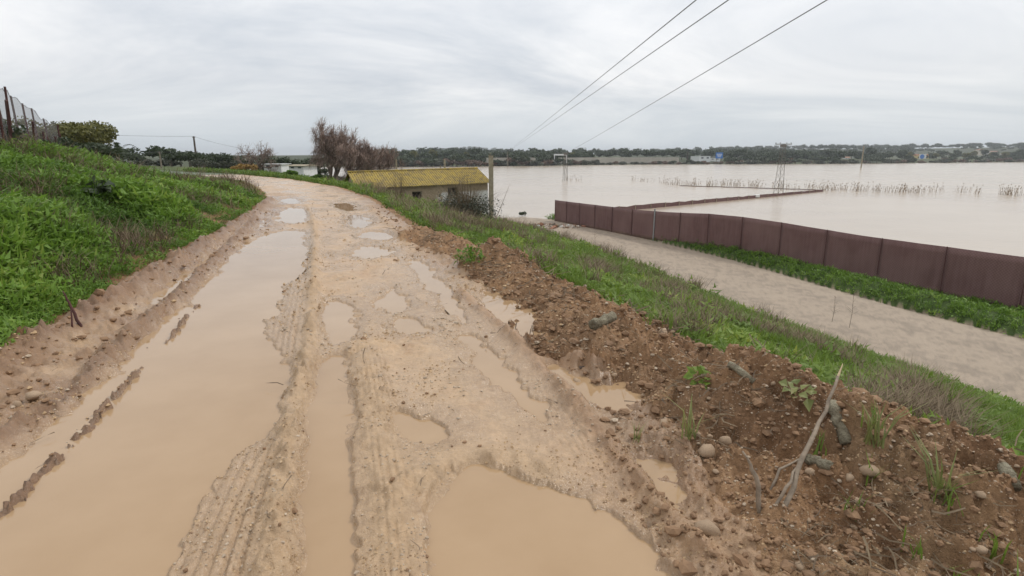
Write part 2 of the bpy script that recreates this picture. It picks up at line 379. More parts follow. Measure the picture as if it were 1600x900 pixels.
def water_mat(name, c, rough, wave, ws, c2, spec):
    m, nt, b = newmat(name)
    n = noise(nt, .05 if ws > 1 else 1.4, 4, .6)
    nt.links.new(mixc(nt, maprange(nt, n, .35, .65, 0, 1), (*c, 1), (*c2, 1)), b.inputs['Base Color'])
    b.inputs['Roughness'].default_value = rough; b.inputs['IOR'].default_value = 1.33; b.inputs['Specular IOR Level'].default_value = spec
    t = nt.nodes.new('ShaderNodeTexCoord'); mpn = nt.nodes.new('ShaderNodeMapping'); mpn.inputs['Scale'].default_value = (.6, 1.6, 1); nt.links.new(t.outputs['Object'], mpn.inputs[0])
    bump(nt, b, noise(nt, ws, 3, .5, mpn.outputs[0]), wave, .05)
water_mat('flood_water', (.45, .37, .28), .18, .45, 1.6, (.395, .32, .24), .34)
water_mat('puddle_water', (.385, .258, .146), .02, .014, .9, (.35, .23, .125), .65)
def leaf_mat(name, c1, c2, c3=None, trans=.25, rough=.55):
    m, nt, b = newmat(name)
    t = attr(nt, 'tint').outputs['Fac']
    rp = nt.nodes.new('ShaderNodeValToRGB'); nt.links.new(t, rp.inputs[0]); e = rp.color_ramp.elements
    e[0].color = (*c1, 1); e[1].color = (*c2, 1)
    if c3: q = e.new(.86); q.color = (*c2, 1); e[2].color = (*c3, 1)
    nt.links.new(rp.outputs[0], b.inputs['Base Color']); b.inputs['Roughness'].default_value = rough; b.inputs['Specular IOR Level'].default_value = .3
    tr = nt.nodes.new('ShaderNodeBsdfTranslucent'); nt.links.new(rp.outputs[0], tr.inputs[0])
    mx = nt.nodes.new('ShaderNodeMixShader'); mx.inputs[0].default_value = trans
    nt.links.new(b.outputs[0], mx.inputs[1]); nt.links.new(tr.outputs[0], mx.inputs[2]); nt.links.new(mx.outputs[0], nt.nodes['Material Output'].inputs[0])
leaf_mat('weed_leaf', (.048, .105, .016), (.185, .305, .042), (.30, .35, .08), .4)
leaf_mat('slope_leaf', (.06, .115, .018), (.21, .30, .045), (.37, .39, .07), .4)
leaf_mat('dry_stem', (.085, .055, .035), (.22, .165, .10), None, .1, .8)
leaf_mat('brush_stem', (.13, .095, .060), (.29, .22, .14), None, .1, .8)
leaf_mat('tree_leaf', (.026, .040, .018), (.075, .098, .045), None, .2)
leaf_mat('olive_leaf', (.075, .085, .022), (.17, .155, .035), None, .2)
leaf_mat('grey_leaf', (.045, .052, .032), (.10, .105, .07), None, .15)
leaf_mat('russet_leaf', (.10, .065, .045), (.21, .14, .10), None, .15)
leaf_mat('orange_leaf', (.22, .12, .03), (.40, .26, .07), None, .2)
leaf_mat('reed_stalk', (.20, .15, .105), (.36, .28, .20), None, .15)
leaf_mat('pale_grass', (.12, .15, .045), (.27, .28, .10), (.42, .36, .19), .3)
leaf_mat('twig', (.20, .142, .115), (.37, .275, .22), None, .05, .8)
simple('grey_bark', (.24, .185, .15), .9, .4, 12, .6)
simple('bark', (.13, .10, .08), .9, .5, 12, .6)
simple('pale_twig', (.33, .26, .19), .8, .45, 20, .3)
simple('log_bark', (.38, .34, .24), .95, .45, 16, 1.0, .035, c2=(.15, .12, .075))
simple('fresh_wood', (.60, .46, .28), .7, .2, 30)
simple('stone', (.46, .33, .21), .75, .4, 14, .5, .01, c2=(.30, .21, .14))
simple('pebble', (.50, .40, .29), .7, .5, 9, .2, .005, c2=(.26, .19, .13))
leaf_mat('crumb', (.20, .12, .07), (.50, .35, .20), (.62, .50, .36), 0, .8)
simple('clod', (.19, .115, .066), .9, .4, 12, .6, .012, c2=(.28, .17, .095))
simple('wood_post', (.24, .20, .15), .85, .4, 9, .5)
simple('concrete_post', (.36, .31, .23), .9, .35, 7, .4, c2=(.24, .20, .13))
simple('rust_wood', (.105, .045, .038), .85, .45, 9, .5)
simple('galv', (.42, .43, .44), .45, .2, 8, .1, metal=.6)
simple('steel_frame', (.20, .18, .155), .7, .3, 6, .2, metal=.1)
simple('wire', (.20, .20, .21), .5, .2, 4, 0, metal=.5)
simple('white_paint', (.74, .74, .72), .6, .12, 3, .1)
simple('white_board', (.78, .77, .73), .6, .12, 4, .1)
simple('red_cloth', (.42, .035, .035), .7, .35, 3, .3)
simple('blue_panel', (.03, .18, .55), .5, .15, 2, 0)
simple('yellow_wall', (.62, .50, .22), .8, .2, 2, .1)
simple('cream_wall', (.62, .55, .44), .85, .2, 2, .1)
simple('terracotta', (.36, .16, .09), .85, .3, 2, .2)
simple('dark_hole', (.015, .013, .012), .9, .2, 3, 0)
simple('window_glass', (.05, .06, .07), .2, .2, 3, 0, spec=.5)
simple('concrete_wall', (.46, .42, .35), .85, .2, .2, .1)
simple('rubble', (.30, .21, .15), .9, .5, 6, .4, c2=(.55, .50, .43))
simple('brick', (.33, .16, .10), .9, .4, 9, .4)
def shade_cloth():
    m, nt, b = newmat('shade_cloth')
    a = attr(nt, 'weave'); sp = nt.nodes.new('ShaderNodeSeparateColor'); nt.links.new(a.outputs['Color'], sp.inputs[0]); u, v = sp.outputs[0], sp.outputs[1]
    def tri(q, k): return mth(nt, 'PINGPONG', mth(nt, 'MULTIPLY', q, k), .5)
    d1 = tri(mth(nt, 'ADD', u, v), 9.); d2 = tri(mth(nt, 'SUBTRACT', u, v), 9.)
    wire_ = maprange(nt, mth(nt, 'MINIMUM', d1, d2), .03, .12, 1, 0)
    n = noise(nt, 2.2, 5, .65); n2 = noise(nt, .45, 3, .5)
    cv = nt.nodes.new('ShaderNodeCombineXYZ'); nt.links.new(mth(nt, 'MULTIPLY', u, 7.), cv.inputs[0]); nt.links.new(mth(nt, 'MULTIPLY', v, .6), cv.inputs[1]); st = noise(nt, 1.0, 4, .6, cv.outputs[0])
    c = mixc(nt, maprange(nt, n, .35, .7, 0, .7), (.17, .095, .086, 1), (.12, .065, .060, 1))
    c = mixc(nt, maprange(nt, st, .4, .7, 0, .5), c, (.235, .14, .135, 1))
    c = mixc(nt, maprange(nt, n2, .4, .65, 0, .45), c, (.24, .15, .135, 1))
    c = mixc(nt, mth(nt, 'MULTIPLY', wire_, .55), c, (.05, .035, .035, 1))
    c = mixc(nt, maprange(nt, mth(nt, 'ADD', v, mth(nt, 'MULTIPLY', n, .5)), .55, .35, 0, .45), c, (.26, .19, .14, 1))
    nt.links.new(c, b.inputs['Base Color']); b.inputs['Roughness'].default_value = .8; b.inputs['Specular IOR Level'].default_value = .2
    bump(nt, b, noise(nt, 45, 2, .5), .25, .01)
shade_cloth()
def mesh_mat():          # woven wire net: openings between real thin wires are below a pixel, so the net is part transparent
    m, nt, b = newmat('wire_net'); b.inputs['Base Color'].default_value = (.13, .12, .12, 1); b.inputs['Roughness'].default_value = .6
    tr = nt.nodes.new('ShaderNodeBsdfTransparent'); mx = nt.nodes.new('ShaderNodeMixShader'); mx.inputs[0].default_value = .45
    nt.links.new(tr.outputs[0], mx.inputs[1]); nt.links.new(b.outputs[0], mx.inputs[2]); nt.links.new(mx.outputs[0], nt.nodes['Material Output'].inputs[0])
mesh_mat()
def roof_mat():
    m, nt, b = newmat('lichen_roof')
    n = noise(nt, 3.0, 6, .7); n2 = noise(nt, 14, 4, .7)
    c = mixc(nt, maprange(nt, n, .36, .60, 0, 1), (.20, .15, .065, 1), (.43, .31, .055, 1))
    c = mixc(nt, maprange(nt, n2, .47, .66, 0, .85), c, (.13, .11, .075, 1))
    nt.links.new(c, b.inputs['Base Color']); b.inputs['Roughness'].default_value = .9; bump(nt, b, n2, .3, .01)
roof_mat()
def wall_mat():
    m, nt, b = newmat('shed_wall')
    t = nt.nodes.new('ShaderNodeTexCoord'); s = nt.nodes.new('ShaderNodeSeparateXYZ'); nt.links.new(t.outputs['Object'], s.inputs[0])
    n = noise(nt, 2.2, 6, .65); n2 = noise(nt, 9, 4, .7)
    c = mixc(nt, maprange(nt, n2, .35, .65, 0, 1), (.38, .30, .20, 1), (.27, .20, .13, 1))
    # old whitewash survives on the lower part of the far half
    a = mth(nt, 'ADD', mth(nt, 'MULTIPLY', mth(nt, 'SUBTRACT', s.outputs[0], 5.2), .9), mth(nt, 'MULTIPLY', mth(nt, 'SUBTRACT', n, .5), 5.0))
    lowz = maprange(nt, s.outputs[2], -.45, -.62, 0, 1)
    f = mth(nt, 'MULTIPLY', maprange(nt, a, 0, .35, 0, 1), lowz)
    c = mixc(nt, f, c, (.70, .69, .66, 1))
    nt.links.new(c, b.inputs['Base Color']); b.inputs['Roughness'].default_value = .9; bump(nt, b, n2, .4, .02)
wall_mat()

# ------------------------------------------------------------------ object helpers
def tag(o, label=None, cat=None, group=None, kind=None):
    if label: o['label'] = label
    if cat: o['category'] = cat
    if group: o['group'] = group
    if kind: o['kind'] = kind
    return o
def link(name, me, mat, parent=None):
    if mat and not me.materials: me.materials.append(MATS[mat])
    o = bpy.data.objects.new(name, me); col.objects.link(o)
    if parent: o.parent = parent
    return o
def np_mesh(name, V, F, smooth=True, attrs=None):
    V = np.ascontiguousarray(V, np.float32); F = np.ascontiguousarray(F, np.int32); k = F.shape[1]
    me = bpy.data.meshes.new(name); me.vertices.add(len(V)); me.vertices.foreach_set('co', V.ravel())
    me.loops.add(F.size); me.loops.foreach_set('vertex_index', F.ravel())
    me.polygons.add(len(F)); me.polygons.foreach_set('loop_start', np.arange(0, F.size, k, dtype=np.int32))
    me.polygons.foreach_set('use_smooth', np.full(len(F), smooth)); me.update(calc_edges=True)
    for n, (ty, a) in (attrs or {}).items():
        at = me.attributes.new(n, ty, 'POINT')
        at.data.foreach_set('color' if ty == 'FLOAT_COLOR' else 'value', np.ascontiguousarray(a, np.float32).ravel())
    return me
def empty(name, loc, rz=0):
    o = bpy.data.objects.new(name, None); o.location = loc; o.rotation_euler = (0, 0, rz); o.empty_display_size = .2; col.objects.link(o); return o
class MB:
    def __init__(s): s.v = []; s.f = []
    def add(s, V, F):
        n = len(s.v); s.v += [tuple(map(float, p)) for p in V]; s.f += [tuple(i+n for i in q) for q in F]; return s
    def box(s, c, d, rz=0, tilt=None):
        x, y, z = (q/2 for q in d); V = [Vector((a*x, b*y, e*z)) for a in (-1, 1) for b in (-1, 1) for e in (-1, 1)]
        from mathutils import Euler
        m = Euler((tilt[0] if tilt else 0, tilt[1] if tilt else 0, rz)).to_matrix()
        V = [m @ p + Vector(c) for p in V]
        return s.add(V, [(0, 1, 3, 2), (4, 6, 7, 5), (0, 4, 5, 1), (2, 3, 7, 6), (0, 2, 6, 4), (1, 5, 7, 3)])
    def tube(s, pts, rad, n=6, cap=True):
        pts = [Vector(tuple(map(float, p))) for p in pts]
        if isinstance(rad, (int, float)): rad = [rad]*len(pts)
        rings = []
        for i, p in enumerate(pts):
            d = (pts[min(i+1, len(pts)-1)]-pts[max(i-1, 0)]).normalized()
            a = d.cross(Vector((0, 0, 1)) if abs(d.z) < .95 else Vector((1, 0, 0))).normalized(); b = d.cross(a)
            rings.append([p + (a*math.cos(2*math.pi*k/n)+b*math.sin(2*math.pi*k/n))*rad[i] for k in range(n)])
        V = [q for r in rings for q in r]; F = []
        for i in range(len(pts)-1):
            for k in range(n): F.append((i*n+k, i*n+(k+1) % n, (i+1)*n+(k+1) % n, (i+1)*n+k))
        if cap: F.append(tuple(range(n))[::-1]); F.append(tuple((len(pts)-1)*n+k for k in range(n)))
        return s.add(V, F)
    def build(s, name, mat, parent=None, smooth=False):
        me = bpy.data.meshes.new(name); me.from_pydata(s.v, [], s.f); me.update()
        if smooth: me.polygons.foreach_set('use_smooth', [True]*len(me.polygons))
        return link(name, me, mat, parent)

# ------------------------------------------------------------------ ground: one sheet of polar rings, cut where the surfaces change
NA = 860
ang = np.radians(np.linspace(-64, 64, NA))
rr = [.7]
while rr[-1] < 130: rr.append(rr[-1]+.005*rr[-1]**1.25)
while rr[-1] < 9000: rr.append(rr[-1]*1.035)
rr = np.array(rr); NR = len(rr)
A_, R_ = np.meshgrid(ang, rr)
GX = (np.sin(A_)*R_).ravel(); GY = (np.cos(A_)*R_).ravel()
GZ, gzone, gcol, gwet, gf = terrain(GX, GY)
ii = (np.arange(NR-1)[:, None]*NA + np.arange(NA-1)[None]).ravel()
GF = np.stack([ii, ii+1, ii+NA+1, ii+NA], 1)[:, ::-1]
GF = GF[~((GZ[GF].max(1) < -6.0) & (R_.ravel()[GF[:, 0]] < 200) & (GY[GF[:, 0]] > 66))]
fz = gzone[GF[:, 0]]
NAMES = {0: ('ground', 'grass_soil'), 1: ('dirt_track', 'mud'), 2: ('grass_bank', 'grass_soil'), 3: ('embankment', 'grass_soil'), 4: ('earth_berm', 'earth'), 5: ('lane', 'lane'), 6: ('far_shore', 'far_land')}
def cut(F, zones, X, Y, Z, C, W, suffix=True):
    for zid, (nm, mt) in NAMES.items():
        f = F[zones == zid]
        if not len(f): continue
        u, inv = np.unique(f, return_inverse=True)
        cc = np.concatenate([C[u], np.ones((len(u), 1))], 1)
        me = np_mesh(nm, np.stack([X[u], Y[u], Z[u]], 1), inv.reshape(f.shape), True, {'soil': ('FLOAT_COLOR', cc), 'wet': ('FLOAT', W[u])})
        tag(link(nm, me, mt), kind='structure')
cut(GF, fz, GX, GY, GZ, gcol, gwet)
# the rest of the ground, behind the photographer, on a coarse sheet that meets the fine one
ang2 = np.radians(np.linspace(64, 296, 70)); rr2 = np.concatenate([[0.0001], np.geomspace(.7, 9000, 60)])
A2, R2 = np.meshgrid(ang2, rr2); bx, by = (np.sin(A2)*R2).ravel(), (np.cos(A2)*R2).ravel()
bz, bzone, bc, bw, _ = terrain(bx, by)
jj = (np.arange(60)[:, None]*70 + np.arange(69)[None]).ravel(); BF = np.stack([jj, jj+1, jj+71, jj+70], 1)[:, ::-1]
cut(BF, bzone[BF[:, 0]], bx, by, bz, bc, bw)

# ------------------------------------------------------------------ water
def disc_mesh(name, poly, z):
    me = bpy.data.meshes.new(name); me.from_pydata([(x, y, z) for x, y in poly], [], [tuple(range(len(poly)))]); me.update(); return me
lake = np.array([(60, -80), (4000, -80), (4000, 1700), (-900, 420), (-900, 230), (-420, 272), (-130, 200), (-60, 138), (-28, 92), (-16, 70), (-8, 46), (6, 26), (22, -20)], float)
tag(link('flood_water', disc_mesh('flood_water', lake, WATER), 'flood_water'), kind='structure')
for pts, lev, dep in PUD:
    c = pts.mean(0); d = pts-c; q = c + d*(1+.22/np.maximum(np.linalg.norm(d, axis=1), .2))[:, None]
    tag(link('puddle', disc_mesh('puddle', q, lev), 'puddle_water'), kind='structure')

# ------------------------------------------------------------------ scattered growth and litter, baked into single meshes
def leaf_tuft(r, n, h, spread, ll, lw, tri=False, up=.35):
    V = []; F = []
    for i in range(n):
        a = r.uniform(0, 6.283); q = r.uniform(0, 1)**.6*spread; b = np.array((math.cos(a)*q, math.sin(a)*q, h*r.uniform(.1, 1)*(1-.45*(q/spread)**2)))
        a2 = a + r.normal(0, 1.1); el = r.normal(up, .55); d = np.array((math.cos(a2)*math.cos(el), math.sin(a2)*math.cos(el), math.sin(el)))
        sdv = np.array((-math.sin(a2), math.cos(a2), r.uniform(-.6, .6))); l = ll*r.uniform(.6, 1.3); w_ = lw*r.uniform(.7, 1.2); k = len(V)
        if tri: V += [b-sdv*w_, b+sdv*w_, b+d*l]; F += [(k, k+1, k+2)]
        else: V += [b, b+d*l*.45+sdv*w_+np.array((0, 0, .12*l)), b+d*l+np.array((0, 0, -.22*l)), b+d*l*.45-sdv*w_+np.array((0, 0, .12*l)), b+d*l*.5]; F += [(k, k+1, k+4), (k+4, k+1, k+2), (k, k+4, k+3), (k+4, k+2, k+3)]
    return np.array(V), np.array(F)
def blade_tuft(r, n, h, spread, wd, lean=.5):
    V = []; F = []
    for i in range(n):
        a = r.uniform(0, 6.283); q = r.uniform(0, spread); b = np.array((math.cos(a)*q, math.sin(a)*q, -.02)); a2 = r.uniform(0, 6.283); hh = h*r.uniform(.5, 1.15); le = lean*r.uniform(.2, 1.2)*hh
        o = np.array((math.cos(a2), math.sin(a2), 0)); sv = np.array((-math.sin(a2), math.cos(a2), 0))*wd
        k = len(V); V += [b-sv, b+sv, b+o*le*.35+np.array((0, 0, hh*.62))-sv*.8, b+o*le*.35+np.array((0, 0, hh*.62))+sv*.8, b+o*le+np.array((0, 0, hh))]
        F += [(k, k+1, k+3), (k, k+3, k+2), (k+2, k+3, k+4)]
    return np.array(V), np.array(F)
def scatter(name, temps, pts, scale, mat, tintv=None, tilt=0., parent=None, lo=0, squash=None):
    n = len(pts); which = rng.integers(0, len(temps), n); VV = []; FF = []; TT = []; base = 0
    tv = rng.random(n) if tintv is None else tintv
    for k, (tv_, tf_) in enumerate(temps):
        s = np.nonzero(which == k)[0]
        if not len(s): continue
        th = rng.uniform(0, 6.283, len(s)); c, sn = np.cos(th), np.sin(th)
        x = tv_[None, :, 0]*c[:, None]-tv_[None, :, 1]*sn[:, None]; y = tv_[None, :, 0]*sn[:, None]+tv_[None, :, 1]*c[:, None]; z = np.broadcast_to(tv_[None, :, 2], x.shape)
        if tilt:
            tx, ty = rng.normal(0, tilt, (2, len(s))); x = x+z*tx[:, None]; y = y+z*ty[:, None]
        sc = scale[s][:, None]
        V = np.stack([x*sc, y*sc, z*sc*(1 if squash is None else squash[s][:, None])], 2)+pts[s][:, None, :]
        m = len(tv_); F = tf_[None]+(np.arange(len(s))*m)[:, None, None]+base
        VV.append(V.reshape(-1, 3)); FF.append(F.reshape(-1, 3)); base += len(s)*m
        TT.append((tv[s][:, None]*.75+.25*rng.random((len(s), m))).reshape(-1))
    me = np_mesh(name, np.concatenate(VV), np.concatenate(FF), False, {'tint': ('FLOAT', np.concatenate(TT))})
    return link(name, me, mat, parent)
def polar_pts(n, a0, a1, r0, r1, power=1.0):
    a = np.radians(rng.uniform(a0, a1, n)); u = rng.random(n)
    r = (r0**power + u*(r1**power-r0**power))**(1/power) if power else r0*(r1/r0)**u
    return np.sin(a)*r, np.cos(a)*r, r
# lush weeds on the left bank
x, y, r_ = polar_pts(60000, -66, -8, 3.6, 60, .45)
z, zn, _, _, f = terrain(x, y)
clump = fbm(x, y, 1.4, 3, 71)
bare = fbm(x, y, .9, 3, 72)
k = (zn == 2) & (f['dl'] > .02+.22*rng.random(len(x))**2) & (f['dl'] < 30) & ~((bare > .75) & (rng.random(len(x)) < .8))
x, y, z, r_, clump, dlk = x[k], y[k], z[k], r_[k], clump[k], f['dl'][k]
tl = [leaf_tuft(rng, 28, .20, .17, .085, .017, True, .5) for _ in range(6)] + [leaf_tuft(rng, 7, .17, .14, .08, .033) for _ in range(1)]
n_ = min(len(x), 27000); print('bank tufts', len(x))
x, y, z, r_, clump, dlk = (q[:n_] for q in (x, y, z, r_, clump, dlk))
sc = (.50+.060*r_**.9)*(1+.55*clump)*rng.uniform(.7, 1.4, len(r_))*np.clip(.5+dlk*.35, .5, 1); sc = np.clip(sc, .35, 2.6)*np.interp(y, [22, 30], [1, .42])
sq = np.clip(1.25-.02*r_, .8, 1.2)
tag(scatter('bank_weeds', tl, np.stack([x, y, z], 1), sc, 'weed_leaf', np.clip(.42+.42*clump+.25*fbm(x, y, 4.5, 2, 75)+rng.normal(0, .17, len(x)), 0, 1), .12, squash=sq), 'lush green weeds covering the bank left of the track', 'weeds', kind='stuff')
# dead stalks among them
x, y, r_ = polar_pts(9000, -64, -10, 4, 40, .5); z, zn, _, _, f = terrain(x, y)
k = (zn == 2) & (fbm(x, y, .9, 3, 72) > .25) & (f['dl'] > .3); x, y, z, r_ = x[k][:2600], y[k][:2600], z[k][:2600], r_[k][:2600]
td = [blade_tuft(rng, 7, .32, .12, .0045, 1.1) for _ in range(5)]
tag(scatter('dead_stalks', td, np.stack([x, y, z], 1), .7+.05*r_, 'dry_stem', None, .3), 'brown dead stalks lying among the bank weeds', 'stalks', kind='stuff')
# right slope: grass, yellow-green weeds, purple-brown dry brush
x, y, r_ = polar_pts(60000, -18, 66, 2.5, 55, .4)
z, zn, _, _, f = terrain(x, y)
ok = ((zn == 3) & (f['b'] < -.05)) | ((zn == 4) & (rng.random(len(x)) < .012) & (f['dr'] > .5))
patch = fbm(x, y, 1.5, 3, 73); patch2 = fbm(x, y, 1.1, 3, 74)
vk = np.interp(-f['b'], [0, .5, 1.2, 1.6, 2.4], [1, .9, .25, .5, 1])
ok &= rng.random(len(x)) < vk
brush = ok & (patch2 > .68) & (zn == 3)
grassk = ok & ~brush & (patch < -.15); weedk = ok & ~brush & (patch >= -.15)
tg = [blade_tuft(rng, 9, .19, .09, .0055, .8) for _ in range(5)]
tw = [leaf_tuft(rng, 20, .16, .13, .085, .017, True, .5) for _ in range(4)] + [leaf_tuft(rng, 6, .14, .12, .07, .03)]
tb = [blade_tuft(rng, 9, .38, .13, .0038, .9) for _ in range(5)]
def sub(k, n): q = np.nonzero(k)[0][:n]; return np.stack([x[q], y[q], z[q]], 1), r_[q], q
p, r2, q = sub(grassk, 7000); tag(scatter('slope_grass', tg, p, np.clip(.6+.06*r2, .5, 2.4), 'slope_leaf', np.clip(.35+.4*rng.random(len(p)), 0, 1), .15), 'short green grass growing on the embankment below the earth heaps', 'grass', kind='stuff')
p, r2, q = sub(weedk, 11000); tag(scatter('slope_weeds', tw, p, np.clip(.5+.050*r2, .4, 2.2)*np.clip(1+.6*patch2[q], .6, 1.5)*rng.uniform(.6, 1.3, len(q)), 'slope_leaf', np.clip(.5+.5*patch[q]+rng.normal(0, .12, len(q)), 0, 1), .1), 'yellow-green leafy weeds on the embankment', 'weeds', kind='stuff')
p, r2, q = sub(brush, 2600); tag(scatter('dry_brush', tb, p, np.clip(.6+.05*r2, .5, 2.2), 'brush_stem', None, .35), 'purple-brown dry brush in patches on the embankment', 'brush', kind='stuff')
# verge strips along the lane and beneath the fence
x, y, r_ = polar_pts(60000, 0, 66, 12, 64, .6); z, zn, _, _, f = terrain(x, y)
k = (f['beyond']) & (zn != 5) & (f['b'] > 5.5) & (f['df'] < 4) & (z > WATER-.05) & (y < 64); k |= (f['b'] < 0) & (f['b'] > -.6) & (zn != 1)
q = np.nonzero(k)[0][:10500]
tag(scatter('verge_weeds', tw+tg, np.stack([x[q], y[q], z[q]], 1), np.clip(.72+.017*r_[q], .6, 2.0)*rng.uniform(.6, 1.4, len(q)), 'weed_leaf', np.clip(.6+.25*rng.normal(0, 1, len(q)), 0, 1), .1), 'green weeds along the lane and the foot of the brown fence', 'weeds', kind='stuff')
# far-left verge of the track and around the shed
x, y, r_ = polar_pts(30000, -50, 0, 14, 75, .7); z, zn, _, _, f = terrain(x, y)
k = (zn == 3) | ((zn == 4) & (y > 12) & (rng.random(len(x)) < .5)); k &= (f['dr'] < 9) & (f['dr'] > .2); q = np.nonzero(k)[0][:6000]
tag(scatter('roadside_growth', tw, np.stack([x[q], y[q], z[q]], 1), np.clip(.7+.035*r_[q], .8, 2.6), 'slope_leaf', np.clip(.35+.25*rng.normal(0, 1, len(q)), 0, .85), .1), 'low green growth on the outer verge of the curving track', 'weeds', kind='stuff')

# stones, gravel, clods, straw
def rock(r, flat=.7):
    t = (1+5**.5)/2
    V = np.array([(-1, t, 0), (1, t, 0), (-1, -t, 0), (1, -t, 0), (0, -1, t), (0, 1, t), (0, -1, -t), (0, 1, -t), (t, 0, -1), (t, 0, 1), (-t, 0, -1), (-t, 0, 1)], float)/1.9
    F = np.array([(0, 11, 5), (0, 5, 1), (0, 1, 7), (0, 7, 10), (0, 10, 11), (1, 5, 9), (5, 11, 4), (11, 10, 2), (10, 7, 6), (7, 1, 8), (3, 9, 4), (3, 4, 2), (3, 2, 6), (3, 6, 8), (3, 8, 9), (4, 9, 5), (2, 4, 11), (6, 2, 10), (8, 6, 7), (9, 8, 1)])
    V = V*r.uniform(.72, 1.22, (12, 1)) * np.array((r.uniform(.8, 1.3), r.uniform(.7, 1.0), flat*r.uniform(.7, 1.1))); return V, F
def rock2(r, flat=.7):
    V, F = rock(r, flat); V = list(V); E = {}; G = []
    def mid(a, b):
        kk = (min(a, b), max(a, b))
        if kk not in E: E[kk] = len(V); V.append((V[a]+V[b])*.5*r.uniform(1.0, 1.16))
        return E[kk]
    for a, b, c in F:
        p, q, s_ = mid(a, b), mid(b, c), mid(c, a); G += [(a, p, s_), (b, q, p), (c, s_, q), (p, q, s_)]
    return np.array(V), np.array(G)
rocks = [rock(rng) for _ in range(8)]
x, y, r_ = polar_pts(40000, -50, 52, 1.9, 24, .25); z, zn, _, _, f = terrain(x, y)
band = np.where(zn == 1, np.clip(fbm(x, y, .5, 3, 81)*.8-.08, 0.005, 1), 0)+np.where(zn == 4, .55, 0)
k = (rng.random(len(x)) < band) & (z > -.022) ; q = np.nonzero(k)[0][:6000]
tag(scatter('gravel', rocks, np.stack([x[q], y[q], z[q]+.001], 1), np.clip(rng.lognormal(-5.15, .42, len(q)), .003, .020)*np.clip(r_[q]/3.2, .8, 2.2), 'pebble', None), 'small pale gravel strewn over the muddy track and heaps', 'gravel', kind='stuff')
x, y, r_ = polar_pts(42000, -50, 60, 1.9, 20, .2); z, zn, _, _, f = terrain(x, y)
band = np.where(zn == 4, .8, 0)+np.where((zn == 1) & (f['dl'] < 1.6), .18, 0)+np.where((zn == 1) & (f['dr'] < .5), .4, 0)+np.where((zn == 1), .005, 0)
k = (rng.random(len(x)) < band) & (z > -.02); q = np.nonzero(k)[0][:6500]
tag(scatter('earth_clods', rocks, np.stack([x[q], y[q], z[q]+.004], 1), np.clip(rng.lognormal(-4.35, .5, len(q)), .006, .05)*np.clip(r_[q]/4, .8, 1.6), 'clod', None), 'brown clods of earth tumbled over the heaps and track edges', 'clods', kind='stuff')
octa = []
for _ in range(6):
    V = np.array([(1, 0, 0), (-1, 0, 0), (0, 1, 0), (0, -1, 0), (0, 0, .8), (0, 0, -.8)], float)*rng.uniform(.6, 1.25, (6, 1)); octa.append((V, np.array([(0, 2, 4), (2, 1, 4), (1, 3, 4), (3, 0, 4), (2, 0, 5), (1, 2, 5), (3, 1, 5), (0, 3, 5)])))
x, y, r_ = polar_pts(60000, -50, 55, 1.9, 20, .2); z, zn, cc_, _, f = terrain(x, y)
band = np.where(zn == 1, np.clip(fbm(x, y, .6, 4, 86)*1.1, .01, 1), 0)+np.where(zn == 4, .9, 0); k = (rng.random(len(x)) < band) & (z > -.024); q = np.nonzero(k)[0][:16000]
tag(scatter('mud_crumbs', octa, np.stack([x[q], y[q], z[q]+.001], 1), np.clip(rng.lognormal(-5.35, .45, len(q)), .002, .014)*np.clip(r_[q]/3, .8, 2.6), 'crumb', None), 'fine crumbs of mud and grit covering the track surface', 'crumbs', kind='stuff')
x, y, r_ = polar_pts(20000, -55, 62, 1.9, 14, .3); z, zn, _, _, f = terrain(x, y)
k = ((zn == 4) | ((zn == 1) & (rng.random(len(x)) < .02))) & (fbm(x, y, .7, 3, 83) > -.1) & (z > -.015); q = np.nonzero(k)[0][:5000]
ts = []
for _ in range(8):
    n = 4; a = np.cumsum(rng.normal(0, .35, n)); pts_ = np.cumsum(np.stack([np.cos(a), np.sin(a), rng.normal(.08, .25, n)], 1)*.3, 0); wv = np.stack([-np.sin(a), np.cos(a), rng.normal(0, .5, n)], 1)*.018
    V = np.concatenate([pts_-wv, pts_+wv]); F = []
    for i in range(n-1): F += [(i, i+1, n+i+1), (i, n+i+1, n+i)]
    ts.append((V, np.array(F)))
tag(scatter('dead_straw', ts, np.stack([x[q], y[q], z[q]+.012], 1), rng.uniform(.05, .20, len(q))*np.clip(r_[q]/4, .9, 2), 'dry_stem', None, .25), 'dead roots and straw caught in the heaped earth', 'straw', kind='stuff')
# single stones on the heaps: each its own thing
TS = np.concatenate([np.geomspace(1.2, 9, 260), np.geomspace(9.05, 70, 140)])
def march(pix):
    """first point of the ground met in the direction of each photo pixel, with its depth"""
    D = np.array([ray(a, b) for a, b in pix]); Q = D[:, None, :]*TS[None, :, None]; Q[..., 2] += CAMZ
    zg = terrain(Q[..., 0].ravel(), Q[..., 1].ravel())[0].reshape(len(pix), -1); hit = (Q[..., 2] <= zg); k = hit.argmax(1); k = np.where(hit.any(1), k, len(TS)-1); n = np.arange(len(pix))
    k0 = np.maximum(k-1, 0); g0 = Q[n, k0, 2]-zg[n, k0]; g1 = zg[n, k]-Q[n, k, 2]; u = np.clip(g0/(g0+g1+1e-9), 0, 1)
    t = TS[k0]+(TS[k]-TS[k0])*u; p = D*t[:, None]; p[:, 2] += CAMZ
    return p, t
def on_ground(px, py):
    p, t = march([(px, py)]); return Vector(p[0]), float(t[0])
stone_me = []
for i in range(10):
    V, F = rock2(rng, .72); stone_me.append(np_mesh('stone', V, F, True)); stone_me[-1].materials.append(MATS['stone'])
